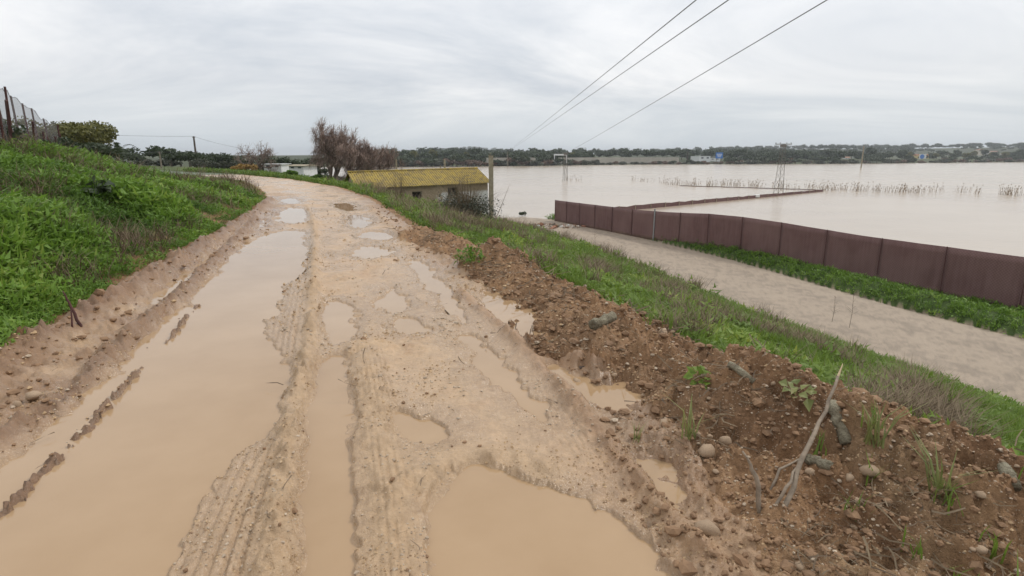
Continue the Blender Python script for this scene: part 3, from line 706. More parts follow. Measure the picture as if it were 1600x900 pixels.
SLIST = [(1105, 707, 36, 'large ochre stone half sunk beside the standing bare stick'), (1131, 692, 26, 'reddish stone behind the large ochre stone'), (1036, 522, 22, 'pale orange stone on the heap crest above the right puddles'),
    (1264, 739, 20, 'flat yellow stone at the foot of the short log'), (1037, 663, 16, 'cream square stone beside the grass tuft'), (1360, 740, 24, 'tan stone leaning on a flat slab in the heap'), (1327, 748, 14, 'small cream stone left of the leaning tan stone'),
    (1340, 786, 20, 'rounded tan stone on the open soil below the heap'), (1535, 776, 18, 'pale egg-shaped stone near the lichened stub at right'), (1532, 862, 22, 'whitish long stone in the bottom right corner soil'), (1250, 888, 16, 'cream stone at the bottom edge among wet soil'),
    (902, 600, 16, 'small pale stone by the shallow right puddle'), (955, 468, 22, 'round buff stone atop the middle heap'), (52, 622, 30, 'muddy brown rock in the left ruts'), (28, 634, 18, 'smaller muddy rock below the brown rock at left'), (1102, 832, 34, 'dark flat slab stone at the edge of the front right puddle')]
GST = 'small pale stones scattered on the heaped earth'
cand = [(rng.uniform(860, 1600), rng.uniform(440, 890)) for _ in range(700)]
mp_, mt_ = march(cand); zc = terrain(mp_[:, 0], mp_[:, 1])[1]
cand = [c for c, zq in zip(cand, zc) if zq == 4][:60]
SLIST += [(a, b, rng.uniform(5, 12), 'small pale stone among others on the heaped earth '+('left of the bare stick' if a < 1215 else 'right of the bare stick')) for a, b in cand]
mp_, mt_ = march([q[:2] for q in SLIST])
for i, (px, py, wpx, lb) in enumerate(SLIST):
    s = wpx/FPX*mt_[i]/2.1; o = bpy.data.objects.new('stone', stone_me[int(rng.integers(10))]); col.objects.link(o)
    o.location = (mp_[i][0], mp_[i][1], mp_[i][2]+s*.3); o.scale = (s, s, s); o.rotation_euler = (rng.uniform(-.3, .3), rng.uniform(-.3, .3), rng.uniform(0, 6.3))
    tag(o, lb, 'stone', GST if lb.startswith('small pale stone among') else None)

# ------------------------------------------------------------------ sticks, logs and single plants near the camera
def stick(name, pix, rads, label, cat, mat, t0=None, dts=None, n=7):
    b, t = on_ground(*pix[0]); pts = [b-Vector((0, 0, .04))]
    for i, q in enumerate(pix[1:]): pts.append(Vector(PT(q[0], q[1], t+(dts[i] if dts else 0))))
    m = MB(); pts2 = []; rd = []
    for i in range(len(pts)-1):
        for k in range(4):
            u = k/4; jit = Vector(rng.normal(0, .004, 3)) if (i or k) else Vector((0, 0, 0)); pts2.append(pts[i].lerp(pts[i+1], u)+jit); rd.append(rads[i]*(1-u)+rads[i+1]*u)
    pts2.append(pts[-1]); rd.append(rads[-1]); m.tube(pts2, rd, n); return m, pts2, rd, t
root = empty('broken_branch', on_ground(1218, 800)[0]); tag(root, 'thin grey broken branch standing in the soil with pale split tip', 'branch')
def child_stick(nm, parent, pix, rads, mat, dts=None):
    m, _, _, _ = stick(nm, pix, rads, '', '', mat, dts=dts); o = m.build(nm, mat, parent, True); o.matrix_parent_inverse = parent.matrix_world.inverted(); o.location = -Vector(parent.location); return o
child_stick('stem', root, [(1218, 800), (1255, 715), (1290, 640), (1309, 588)], [.013, .012, .009, .007], 'pale_twig', [.1, .25, .35])
t_ = on_ground(1218, 800)[1]
m = MB(); a = Vector(PT(1309, 589, t_+.35)); b = Vector(PT(1317, 568, t_+.38)); m.tube([a, b], [.0072, .0015], 6)
o = m.build('split_tip', 'fresh_wood', root); o.location = -Vector(root.location)
child_stick('side_shoot', root, [(1198, 770), (1218, 735), (1262, 706)], [.008, .007, .004], 'pale_twig', [.05, .15])
child_stick('side_shoot', root, [(1205, 792), (1228, 762), (1254, 716)], [.009, .008, .004], 'pale_twig', [.02, .1])
def log(px0, py0, px1, py1, rad, label, lift=.0, mat='log_bark'):
    a, t0 = on_ground(px0, py0); b = Vector(PT(px1, py1, t0+.12+lift)); a.z += rad*.4
    m = MB(); n = 7
    pts = [a.lerp(b, i/(n-1))+Vector(rng.normal(0, rad*.12, 3)) for i in range(n)]
    m.tube(pts, [rad*(1+.12*rng.normal()) for _ in range(n)], 10)
    tag(m.build('log', mat, None, True), label, 'log')
log(1178, 598, 1140, 568, .022, 'pale stripped log lying on the dark earth of the middle heap')
log(1322, 696, 1300, 628, .036, 'greenish lichened log leaning upright on the heap behind the bare stick', .05)
log(1296, 732, 1262, 716, .028, 'short lichened log stub right of the bare stick base')
log(1584, 764, 1568, 726, .026, 'grey lichened stub standing at the right edge of the heaps')
log(926, 512, 958, 494, .05, 'broken weathered stump lying on the heap above the puddles')
log(800, 500, 770, 512, .012, 'thin dark stick lying in mud left of the right puddle', mat='bark')
log(905, 575, 1000, 572, .012, 'brown branch lying across the mud below the broken stump', mat='bark')
root = empty('broken_stake', on_ground(120, 508)[0]); tag(root, 'broken brown stake splintered in two on the left mud ledge', 'stake')
child_stick('splinter', root, [(128, 512), (112, 480), (98, 455)], [.016, .013, .006], 'rust_wood')
child_stick('splinter', root, [(112, 510), (110, 482)], [.011, .005], 'rust_wood')
m, _, _, _ = stick('twig', [(226, 552), (230, 543)], [.012, .006], '', '', 'bark'); tag(m.build('twig', 'bark', None, True), 'dark twig poking up from the ridge inside the big puddle', 'twig')
m, _, _, _ = stick('dead_stem', [(1190, 800), (1182, 745), (1160, 705)], [.012, .012, .004], '', '', 'pale_twig'); tag(m.build('dead_stem', 'pale_twig', None, True), 'bundle of dead pale stem left of the standing branch', 'stem')
def plant(px, py, kind, s, label, mat='weed_leaf', n=26):
    b, t = on_ground(px, py)
    V, F = (leaf_tuft(rng, n, .22, .16, .07, .020) if kind == 'leaf' else blade_tuft(rng, n, .24, .05, .005, 1.0) if kind == 'blade' else leaf_tuft(rng, n, .12, .11, .085, .038))
    if kind != 'blade':     # every leaf hangs on a thin stalk from the root
        st = 5; nb = len(V)//st; b0 = V[::st]; V = np.vstack([V, [(0, 0, 0)], b0+np.array((.004, .004, 0))]); F = np.vstack([F, [(st*i, st*nb, st*nb+1+i) for i in range(nb)]])
    me = np_mesh('weed_plant', V*s, F, False, {'tint': ('FLOAT', np.clip(.5+.3*rng.normal(size=len(V)), 0, 1))})
    o = link('weed_plant', me, mat); o.location = b; tag(o, label, 'plant')
plant(735, 412, 'leaf', 1.3, 'leafy green plant on the front of the highest earth heap', n=90)
plant(1095, 600, 'broad', .8, 'wilted broad-leaved plant in dark earth below the pale log', 'slope_leaf', 22)
plant(1075, 682, 'blade', 1.0, 'arching grass tuft behind the large ochre stone', 'pale_grass', 16)
plant(993, 690, 'blade', .55, 'small grass tuft at the head of the narrow right puddle', 'pale_grass', 10)
plant(1245, 620, 'broad', .8, 'round-leaved weed at the top of the heap left of the branch tip', 'pale_grass', 16)
plant(1365, 690, 'blade', 1.0, 'yellowish grass clump right of the lichened log', 'pale_grass', 22)
plant(1468, 770, 'blade', 1.0, 'arching grass clump in the dark earth at right', 'pale_grass', 18)
plant(1530, 640, 'leaf', 1.0, 'bright green weed clump on the slope at right edge', 'slope_leaf', 50)
plant(1440, 610, 'leaf', 1.0, 'bright leafy weed beside dry brush on the slope', 'slope_leaf', 40)
plant(148, 306, 'broad', 3.0, 'dark broad-leaved plant in the middle of the green bank', 'tree_leaf', 30)
plant(145, 424, 'broad', .8, 'small yellow-leaved plant at the lower edge of the bank', 'slope_leaf', 12)
# tall dry weed skeletons standing against the lane
def dry_weed(px, py, h, label):
    b, t = on_ground(px, py); m = MB(); m.tube([b, b+Vector((.03, 0, h*.5)), b+Vector((.0, .02, h))], [.008, .006, .003], 4)
    for _ in range(9):
        u = rng.uniform(.3, .95); a = rng.uniform(0, 6.28); l = h*.3*(1.2-u); s0 = b+Vector((.01, .01, h*u)); m.tube([s0, s0+Vector((math.cos(a)*l, math.sin(a)*l, l*.8))], [.004, .002], 3)
    tag(m.build('dry_weed', 'brush_stem'), label, 'weed')
for px, py, h, lb in [(1300, 503, .9, 'tall dry weed skeleton at the lane edge, left of its pair'), (1327, 512, 1.1, 'tall branching dry weed at the lane edge, right of its pair'), (928, 405, 1.3, 'thin dry weed standing against the lane near the earth heap'), (970, 425, 1.0, 'dry weed on the lane edge right of the thin weed')]: dry_weed(px, py, h, lb)

# ------------------------------------------------------------------ shed with corrugated roof
sr = np.array((-1.45, 37.3)); ev = np.array((-.9, -.43)); ev /= np.linalg.norm(ev); LEN = 8.45
sl = sr+ev*LEN
shed = empty('shed', (sl[0], sl[1], -.12), math.atan2(-ev[1], -ev[0])); shed.rotation_euler[1] = -R(1.1)
tag(shed, 'old low shed with yellow lichened corrugated roof standing below the track at the flood edge', 'shed')
# local frame: x along the front eave (0..LEN), y away from the camera, z up from the eave
DEP = 4.4; RISE = .80; H = 4.6
def rect_wall(m, x0, x1, z0, z1, y0, y1): m.box(((x0+x1)/2, (y0+y1)/2, (z0+z1)/2), (x1-x0, y1-y0, z1-z0))
wins = [(3.30, 3.95, -1.02, -.38), (5.62, 6.32, -.82, -.22)]
m = MB(); xs = [0.12, wins[0][0], wins[0][1], wins[1][0], wins[1][1], LEN-.08]
for i in range(5):
    if i in (1, 3):
        q = wins[i//2]; rect_wall(m, q[0], q[1], q[3], -.03, .12, .34); rect_wall(m, q[0], q[1], -H, q[2], .12, .34)
    else: rect_wall(m, xs[i], xs[i+1], -H, -.03, .12, .34)
m.build('front_wall', 'shed_wall', shed)
m = MB(); rect_wall(m, .12, LEN-.08, -H, -.03, DEP-.34, DEP-.12); m.build('rear_wall', 'shed_wall', shed)
for nm, x0 in (('gable_wall', .12), ('gable_wall', LEN-.30)):
    y0, y1 = .345, DEP-.345; prof = [(y0, -H), (y1, -H), (y1, 0.0), (DEP/2, RISE-.13), (y0, 0.0)]
    V = [(x0, a, b) for a, b in prof]+[(x0+.22, a, b) for a, b in prof]; F = [(4, 3, 2, 1, 0), (5, 6, 7, 8, 9)]+[(i, (i+1) % 5, 5+(i+1) % 5, 5+i) for i in range(5)]
    MB().add(V, F).build(nm, 'shed_wall', shed)
for q in wins:
    wn = MB(); fr = .05
    for a, b, c, d in ((q[0], q[1], q[3]-fr, q[3]-.003), (q[0], q[1], q[2]+.003, q[2]+fr), (q[0]+.003, q[0]+fr, q[2]+fr, q[3]-fr), (q[1]-fr, q[1]-.003, q[2]+fr, q[3]-fr)): rect_wall(wn, a, b, c, d, .17, .24)
    wo_ = wn.build('window', 'wood_post', shed)
    MB().box(((q[0]+q[1])/2, .29, (q[2]+q[3])/2), (q[1]-q[0]-.02, .03, q[3]-q[2]-.02)).build('pane', 'dark_hole', wo_)  # near-black sheet filling the opening, painted as the unlit shed interior
    MB().box(((q[0]+q[1])/2, .08, q[2]-.03), (q[1]-q[0]+.1, .12, .06)).build('sill', 'concrete_post', wo_)
PER = .15; NS = 9; SW = (LEN+.12)/NS
for side in (0, 1):
    for i in range(NS):
        x0 = -.06+i*SW; nx = int(round(SW/PER*6))+1; dz = rng.normal(0, .008); tl_ = rng.normal(0, .006)
        V = []; ny = 5
        for th in (0, -.018):
            for jx in range(nx):
                xx = x0+(SW+.02)*jx/(nx-1)
                for jy in range(ny):
                    u = jy/(ny-1); yy = -.16+u*(DEP/2+.16); zz_ = (yy/(DEP/2))*RISE+.03*math.cos(2*math.pi*xx/PER)+th+dz+tl_*jx/nx+(.004*(i % 2))+.03
                    V.append((xx, yy if side == 0 else DEP-yy, zz_))
        F = []; o2 = nx*ny
        for jx in range(nx-1):
            for jy in range(ny-1):
                a = jx*ny+jy; F += [(a, a+ny, a+ny+1, a+1), (o2+a, o2+a+1, o2+a+ny+1, o2+a+ny)]
            a = jx*ny; F.append((a, o2+a, o2+a+ny, a+ny)); a = jx*ny+ny-1; F.append((a, a+ny, o2+a+ny, o2+a))
        for jx in (0, nx-1):
            for jy in range(ny-1): a = jx*ny+jy; F.append((a, a+1, o2+a+1, o2+a))
        MB().add(V, F).build('roof_sheet', 'lichen_roof', shed)
MB().tube([(-.08, DEP/2, RISE+.055), (LEN+.08, DEP/2, RISE+.055)], .06, 8).build('ridge_cap', 'lichen_roof', shed, True)
# earth banked against the near gable is part of the verge; posts around the shed
def post(px, py0, py1, t, r, label, mat='concrete_post', nm='wooden_post', extra=0, cat='post'):
    a = Vector(PT(px, py0, t)); b = Vector((a.x, a.y, PT(px, py1, t)[2]-extra)); m = MB(); m.tube([b, a.lerp(b, .5), a], [r*1.15, r*1.05, r], 8)
    return m, a, b
m, a, b = post(767, 243, 338, 35.5, .13, ''); root = empty('utility_post', (a.x, a.y, b.z-.5)); tag(root, 'tall weathered concrete post at the right corner of the shed', 'post')
g = MB(); g.box((0, 0, (a.z-b.z+.5)/2), (.25, .20, a.z-b.z+.5), .3); g.build('shaft', 'concrete_post', root)
g = MB(); g.tube([(-.06, 0, a.z-b.z+.5), (-.06, 0, a.z-b.z+.62)], .03, 6); g.build('insulator_pin', 'steel_frame', root)
for px, y0, y1, t, r, lb in [(619, 249, 275, 42, .05, 'slim pale post rising behind the left half of the shed roof'), (694.5, 249, 275, 43, .07, 'thick pale post rising behind the shed ridge'), (688, 258, 275, 44, .035, 'short dark stake beside the thick post behind the shed')]:
    m, a, b = post(px, y0, y1, t, r, '', extra=4.2); tag(m.build('wooden_post', 'wood_post' if r < .04 else 'concrete_post'), lb, 'post')

# ------------------------------------------------------------------ bushes and bare shrubs
def twig_mesh(n, base, h, rx, ry, droop=0., thick=.008, seg=4, seed=0, up=.9):
    r = np.random.default_rng(seed); V = []; F = []
    for i in range(n):
        a = r.uniform(0, 6.283); sp = r.uniform(.1, 1); p = np.array((math.cos(a)*rx*.12, math.sin(a)*ry*.12, 0.)) ; tgt = np.array((math.cos(a)*rx*sp, math.sin(a)*ry*sp, h*r.uniform(.45, 1)*(1-.35*sp*sp)))
        pts = [p+(tgt-p)*np.array((u, u, u**(1-.35*up)))+r.normal(0, .02*h, 3)*u for u in np.linspace(0, 1, seg)]
        th = thick*r.uniform(.6, 1.3); k = len(V); sv = np.array((math.cos(a+1.57), math.sin(a+1.57), 0)); sv2 = np.array((0, 0, 1.))*.5+np.array((math.cos(a), math.sin(a), 0))*.5
        for j, q in enumerate(pts):
            tw_ = th*(1-.7*j/(seg-1)); V += [q+sv*tw_, q-sv*tw_*.5+sv2*tw_, q-sv*tw_*.5-sv2*tw_]
        for j in range(seg-1):
            o3 = k+j*3
            for e_ in range(3): F.append((o3+e_, o3+(e_+1) % 3, o3+3+(e_+1) % 3)); F.append((o3+e_, o3+3+(e_+1) % 3, o3+3+e_))
    return np.array(V), np.array(F)
def tint_mesh(name, V, F, mat, parent=None, smooth=False):
    return link(name, np_mesh(name, V, F, smooth, {'tint': ('FLOAT', rng.random(len(V)))}), mat, parent)
def leaf_cloud(r, n, rad, size, blobs=9, flat=1.0, hollow=.35):
    """leaf clumps spread through an uneven crown; returns triangles"""
    bc_ = np.clip(r.normal(0, .42, (blobs, 3)), -.62, .62)*rad; bc_[:, 2] = np.abs(bc_[:, 2])*flat*.9+rad[2]*.15; br = r.uniform(.35, .65, blobs)*min(rad)
    w_ = r.integers(0, blobs, n); d = r.normal(size=(n, 3)); d /= np.linalg.norm(d, axis=1)[:, None]
    c = bc_[w_]+d*(br[w_]*(hollow+(1-hollow)*r.random(n)**.5))[:, None]*np.array((1.15, 1.15, .85))
    t1 = r.normal(size=(n, 3)); t1 /= np.linalg.norm(t1, axis=1)[:, None]; t2 = np.cross(t1, d+r.normal(0, .5, (n, 3))); t2 /= np.linalg.norm(t2, axis=1)[:, None]
    s = size*r.uniform(.6, 1.4, n)[:, None]
    V = np.stack([c-t1*s, c+t2*s*.6, c+t1*s, c-t2*s*.6], 1).reshape(-1, 3); b4 = np.arange(n)[:, None]*4
    F = np.concatenate([b4+np.array((0, 1, 2)), b4+np.array((0, 2, 3))]); return V, F
b, t = on_ground(722, 345); b = Vector(PT(728, 352, 25)); b.z = tz(b.x, b.y)+.1
root = empty('dark_bush', b); tag(root, 'dark grey-green bush in front of the shed, right of its windows', 'bush')
V, F = leaf_cloud(rng, 5200, np.array((1.45, 1.1, 1.1)), .036, 16); tint_mesh('foliage', V, F, 'grey_leaf', root)
V, F = twig_mesh(460, 0, 2.2, 2.0, 1.5, seed=3, thick=.010); tint_mesh('stems', V, F, 'brush_stem', root)
def bare_shrub(px, py, t, h, n, label, mat='pale_twig', rx=.6, thick=.009, seed=1):
    b = Vector(PT(px, py, t)); b.z = tz(b.x, b.y)-.05; V, F = twig_mesh(n, 0, h, rx*h, rx*h, seed=seed, thick=thick); o = tint_mesh('bare_shrub', V, F, mat); o.location = b; tag(o, label, 'shrub')
bare_shrub(690, 365, 16, 1.6, 22, 'bare pale sprawling twigs in front of the dark bush', 'pale_twig', .75, .010, 5)
bare_shrub(625, 330, 26, 2.0, 60, 'thin bare brown shrub in front of the left half of the shed', 'dry_stem', .6, .009, 6)
bare_shrub(318, 292, 34, 1.3, 60, 'reddish bare shrub on the inner corner of the curving track', 'twig', .6, .008, 7)
bare_shrub(263, 283, 26, .9, 30, 'pale bare shrub at the end of the green bank', 'pale_twig', .5, .006, 8)
m, _, _, _ = stick('long_twig', [(762, 362), (780, 330), (797, 286)], [.016, .012, .005], '', '', 'pale_twig'); tag(m.build('long_twig', 'pale_twig', None, True), 'long bare twig leaning up right of the concrete post', 'twig')

# ------------------------------------------------------------------ trees
def bare_tree(loc, H_, seed, label, spread=.55, ntw=5200):
    r = np.random.default_rng(seed); root = empty('bare_tree', loc); tag(root, label, 'tree'); m = MB(); tips = []
    def grow(p, d, l, rad, dep):
        pts = [p]; dd = d.copy()
        for i in range(3): dd = (dd+Vector(r.normal(0, .14, 3))+Vector((0, 0, .05))).normalized(); pts.append(pts[-1]+dd*l/3)
        m.tube(pts, [rad, rad*.88, rad*.76, rad*.64], 5 if dep < 3 else 4, False)
        if dep >= 2: tips.extend([(q.copy(), dd.copy(), dep) for q in pts[1:]])
        if dep < 5:
            for _ in range(3 if dep < 3 else 2):
                nd = (dd+Vector(r.normal(0, spread, 3))+Vector((0, 0, .12))).normalized(); grow(pts[-1] if r.random() < .65 else pts[2], nd, l*r.uniform(.62, .85), rad*.58, dep+1)
    for k in range(3):
        a = k*2.1+r.uniform(0, 1); grow(Vector((math.cos(a)*.15, math.sin(a)*.15, -.2)), Vector((math.cos(a)*.45, math.sin(a)*.45, 1)).normalized(), H_*.26, H_*.030, 0)
    m.build('trunk', 'grey_bark', root, True)
    V = []; F = []
    for i in range(ntw):
        p, d, dep = tips[int(r.integers(len(tips)))]; dv = np.array(d)*.5+r.normal(0, .6, 3)+np.array((0, 0, -.25 if dep < 5 else .15)); dv /= np.linalg.norm(dv); l = H_*r.uniform(.05, .13); q = np.array(p); mdl = q+dv*l*.5+r.normal(0, .02, 3)*H_*.2; e2 = q+dv*l+np.array((0, 0, -l*.25)); s_ = np.cross(dv, (0.3, .2, 1)); s_ = s_/np.linalg.norm(s_)*.011
        k = len(V); V += [q-s_, q+s_, mdl-s_, mdl+s_, e2]; F += [(k, k+1, k+3), (k, k+3, k+2), (k+2, k+3, k+4)]
    tint_mesh('twigs', np.array(V), np.array(F), 'twig', root); return root
def base(px, t, z=None):
    p = PT(px, 270, t); return Vector((p[0], p[1], tz(p[0], p[1]) if z is None else z))
bare_tree(base(518, 52), 7.4, 4, 'tall leafless greyish tree left of the shed, the higher of the pair', .6, 11000)
bare_tree(base(566, 49), 6.9, 9, 'lower spreading leafless tree touching the shed roof', .66, 12000)
bare_tree(base(398, 66), 5.2, 12, 'thin leafless grey tree behind the orange shrub', .75, 2200)
def leafy(name, loc, rad, H_, seed, label, mat, n=2600, size=.16, blobs=12, group=None, trunk=.12, cat='tree'):
    r = np.random.default_rng(seed); root = empty(name, loc); tag(root, label, cat, group)
    V, F = leaf_cloud(r, n, np.array(rad), size, blobs); V[:, 2] += H_; tint_mesh('crown', V, F, mat, root)
    m = MB(); m.tube([(0, 0, -.4), (.05, .02, H_*.5), (.0, .1, H_+rad[2]*.4)], [trunk, trunk*.8, trunk*.4], 6)
    for k in range(5):
        a = k*1.26; m.tube([(0, 0, H_*.6), (math.cos(a)*rad[0]*.5, math.sin(a)*rad[1]*.5, H_+rad[2]*.5)], [trunk*.5, trunk*.15], 4)
    m.build('trunk', 'bark', root, True); return root
leafy('umbrella_tree', base(116, 45), (3.3, 2.8, 1.7), 2.6, 21, 'yellow-green round-crowned tree behind the left bank', 'olive_leaf', 15000, .12, 40)
# dark palm-like shrub: a heap of fronds
pb = base(156, 36)+Vector((0, 0, 1.45)); root = empty('palm_shrub', pb); tag(root, 'dark drooping palm shrub in front of the round-crowned tree', 'palm')
V = []; F = []
for i in range(120):
    a = rng.uniform(0, 6.283); el = rng.uniform(.05, 1.35); l = rng.uniform(1.3, 2.5); d = np.array((math.cos(a)*math.cos(el), math.sin(a)*math.cos(el), math.sin(el))); st = np.array((rng.normal(0, .5), rng.normal(0, .5), .3)); sv = np.array((-math.sin(a), math.cos(a), 0))
    for j in range(12):
        u = (j+1)/12; c = st+d*l*u+np.array((0, 0, -.75*l*u*u)); ll_ = .30*(1.15-u*.7)
        for sg in (-1, 1):
            k = len(V); tp = c+sv*sg*ll_+d*ll_*.5+np.array((0, 0, -.14)); V += [c-d*.03, c+d*.03, tp]; F.append((k, k+1, k+2))
tint_mesh('fronds', np.array(V), np.array(F), 'tree_leaf', root)
MB().tube([(0, 0, -2.0), (0, 0, .5)], [.24, .18], 8).build('trunk', 'bark', root)
V, F = leaf_cloud(rng, 900, np.array((1.2, 1.0, .9)), .10, 6); tint_mesh('undergrowth', V, F, 'tree_leaf', root)
leafy('fence_bush', Vector((-20.5, 26.5, tz(-20.5, 26.5)-.1)), (1.0, 1.0, .6), .3, 25, 'dark bush tangled behind the rusty fence at top left', 'tree_leaf', 1200, .08, 7, cat='bush')
leafy('fence_bush', Vector((-17.6, 19.6, tz(-17.6, 19.6)-.1)), (.8, .8, .7), .4, 26, 'dark bush behind the leftmost leaning fence posts', 'tree_leaf', 1000, .07, 7, cat='bush')
# shrubs and trees behind the bend
for px, t, rad, mt, lb, s_ in [(385, 62, (2.4, 1.3, .75), 'orange_leaf', 'orange-leaved shrub beyond the bend of the track', 31), (345, 64, (2.2, 1.2, .8), 'grey_leaf', 'grey shrub left of the orange one beyond the bend', 32), (310, 70, (2.2, 1.3, .9), 'grey_leaf', 'grey-green shrub below the tall pole beyond the bend', 33),
    (455, 58, (1.5, 1, .5), 'weed_leaf', 'low green bush between the bend and the leafless trees', 34), (500, 50, (1.2, .9, .45), 'weed_leaf', 'low green bush at the foot of the tallest leafless tree', 35), (203, 62, (1.4, 1.2, .8), 'grey_leaf', 'pale grey shrub right of the dark palm shrub', 36), (595, 47, (1.2, 1.0, .7), 'russet_leaf', 'russet bush right of the leafless pair behind the roof', 37)]:
    leafy('shrub', base(px, t), rad, .35, s_, lb, mt, 1500, .09, 9, trunk=.05, cat='shrub')
# trees beyond the water and on the left horizon: a few crowns shared by many copies
kinds = []
for i, (mt, rad, H_) in enumerate([('tree_leaf', (3.6, 3.2, 2.6), 3.0), ('tree_leaf', (2.6, 2.6, 3.6), 3.0), ('grey_leaf', (3.4, 3.0, 1.7), .8), ('russet_leaf', (3.6, 3.2, 1.8), .8), ('tree_leaf', (4.4, 3.8, 2.0), 2.2), ('olive_leaf', (2.8, 2.6, 3.4), 2.4)]):
    r = np.random.default_rng(60+i); V, F = leaf_cloud(r, 620, np.array(rad), .42, 11); V[:, 2] += H_
    me = np_mesh('crown', V, F, False, {'tint': ('FLOAT', r.random(len(V)))}); me.materials.append(MATS[mt])
    g = MB(); g.tube([(0, 0, -.8), (0, 0, H_+rad[2]*.6)], [.22, .08], 5)
    tm = bpy.data.meshes.new('trunk'); tm.from_pydata(g.v, [], g.f); tm.materials.append(MATS['bark']); kinds.append((me, tm, V, F, mt))
def far_tree(nm, x, y, kd, s, label, group, zs=1.0):
    root = empty(nm, (x, y, tz(x, y)), rng.uniform(0, 6.28)); root.scale = (s, s, s*zs); tag(root, label, 'tree' if kd in (0, 1, 4, 5) else 'bush', group)
    for n, me in (('crown', kinds[kd][0]), ('trunk', kinds[kd][1])):
        o = bpy.data.objects.new(n, me); col.objects.link(o); o.parent = root
def where(px): return 'behind the shed' if px < 765 else 'between the concrete post and gantry' if px < 866 else 'between the gantry and blue billboard' if px < 1120 else 'between the billboard and flood pylon' if px < 1216 else 'between the flood pylon and lone pole' if px < 1350 else 'between the lone pole and round sign' if px < 1440 else 'right of the round blue sign'
_tt = np.arange(230, 1500, 2.0)
def shore_at(px, off):
    """point that far behind the shoreline, in the direction of that photo column"""
    u = (px-800)/FPX; d, _, sd_ = pl(shore, u*_tt, _tt*1.022); k = np.nonzero((sd_ < 0) & (d >= off))[0]; t = _tt[k[0]] if len(k) else 1500.
    return u*t, t*1.022
for i, px in enumerate(np.linspace(570, 1600, 120)):
    x, y = shore_at(px+rng.uniform(-5, 5), rng.uniform(2, 14)); kd = int(rng.choice([2, 2, 3, 3, 4]))
    far_tree('waterside_bush', x, y, kd,  rng.uniform(.95, 1.7)*(.62 if 925 < px < 1140 or 1420 < px < 1460 else 1), {2: 'grey-green', 3: 'russet', 4: 'dark spreading'}[kd]+' bush at the far water edge '+where(px), 'bushes along the far water edge', rng.uniform(.7, 1))
GAPS = [(1082, 1136), (1426, 1452), (1316, 1328), (1176, 1186)]
for i, px in enumerate([q for q in np.concatenate([np.linspace(590, 930, 34), np.linspace(940, 1080, 16), np.linspace(1100, 1600, 44)]) if not any(a-4 < q < b+4 for a, b in GAPS)]):
    x, y = shore_at(px+rng.uniform(-6, 6), rng.uniform(26, 70)); kd = int(rng.choice([0, 1, 0, 4, 5, 1]))
    far_tree('shore_tree', x, y, kd, rng.uniform(.85, 1.25)*(1.0 if px < 1000 else 1.25), {0: 'broad dark', 1: 'tall dark', 4: 'low spreading', 5: 'yellow-green'}[kd]+' tree behind the far water edge '+where(px), 'trees behind the far water edge', rng.uniform(.8, 1.2))
for i, px in enumerate(np.linspace(196, 520, 44)):
    p = PT(px+rng.uniform(-4, 4), 260, rng.uniform(92, 120)); kd = int(rng.choice([0, 2, 4, 0])); far_tree('horizon_tree', p[0], p[1], kd, rng.uniform(.45, .7), {0: 'round dark tree', 2: 'grey-green bush', 4: 'low spreading tree'}[kd]+' in the row beyond the bend, '+('left of the tall dark pole' if px < 302 else 'between tall pole and grey tree' if px < 400 else 'right of the leafless grey tree'), 'trees behind the bend of the track', .8)
# woods on the far land: one mass
def wood(name, X, Y, scl, label, mats=(0, 1, 4)):
    Z = terrain(X, Y)[0]; VV = []; FF = []; TT = []; b = 0
    for i in range(len(X)):
        _, _, V, F, _ = kinds[int(rng.choice(mats))]; q = rng.permutation(len(V)//4)[:150]; v4 = V.reshape(-1, 4, 3)[q]; c = v4.mean(1, keepdims=True); v4 = (v4-c)*1.9+c
        v = v4.reshape(-1, 3)*scl[i]+np.array((X[i], Y[i], Z[i])); n4 = np.arange(150)[:, None]*4+b
        VV.append(v); FF.append(np.concatenate([n4+np.array((0, 1, 2)), n4+np.array((0, 2, 3))])); TT.append(np.clip(rng.random(len(v))*.6+rng.random()*.4, 0, 1)); b += len(v)
    me = np_mesh(name, np.concatenate(VV), np.concatenate(FF), False, {'tint': ('FLOAT', np.concatenate(TT))}); tag(link(name, me, 'tree_leaf'), label, 'wood', kind='stuff')
pts_ = []
while len(pts_) < 1500:
    px = rng.uniform(540, 1640) if rng.random() < .5 else rng.uniform(1100, 1660); t = rng.uniform(520, 1500); x, y = (px-800)/FPX*t, t*1.02
    d, _, s = pl(shore, np.array([x]), np.array([y]))
    if s[0] < 0 and d[0] > 70 and vn(np.array([x/130]), np.array([y/130]), 90)[0] > -.25: pts_.append((x, y))
pts_ = np.array(pts_); wood('far_woodland', pts_[:, 0], pts_[:, 1], rng.uniform(.9, 1.7, len(pts_)), 'distant dark woodland covering the far low hills')
qx = [shore_at(px, o_) for px, o_ in zip(rng.uniform(560, 1640, 520), rng.uniform(10, 110, 520))]; qx = np.array([q for q in qx if not any(a < 800+FPX*q[0]/q[1]*1.022 < b for a, b in GAPS+[(930, 1066)])]); wood('shore_thicket', qx[:, 0], qx[:, 1], rng.uniform(.7, 1.15, len(qx)), 'dense dark thicket filling in behind the far water edge', (0, 2, 4))
hx = rng.normal(-190, 150, 260); hy = rng.uniform(2420, 2700, 260); wood('hill_woodland', hx, hy, rng.uniform(1.6, 2.6, 260), 'scrub woodland covering the distant hill behind the shed')

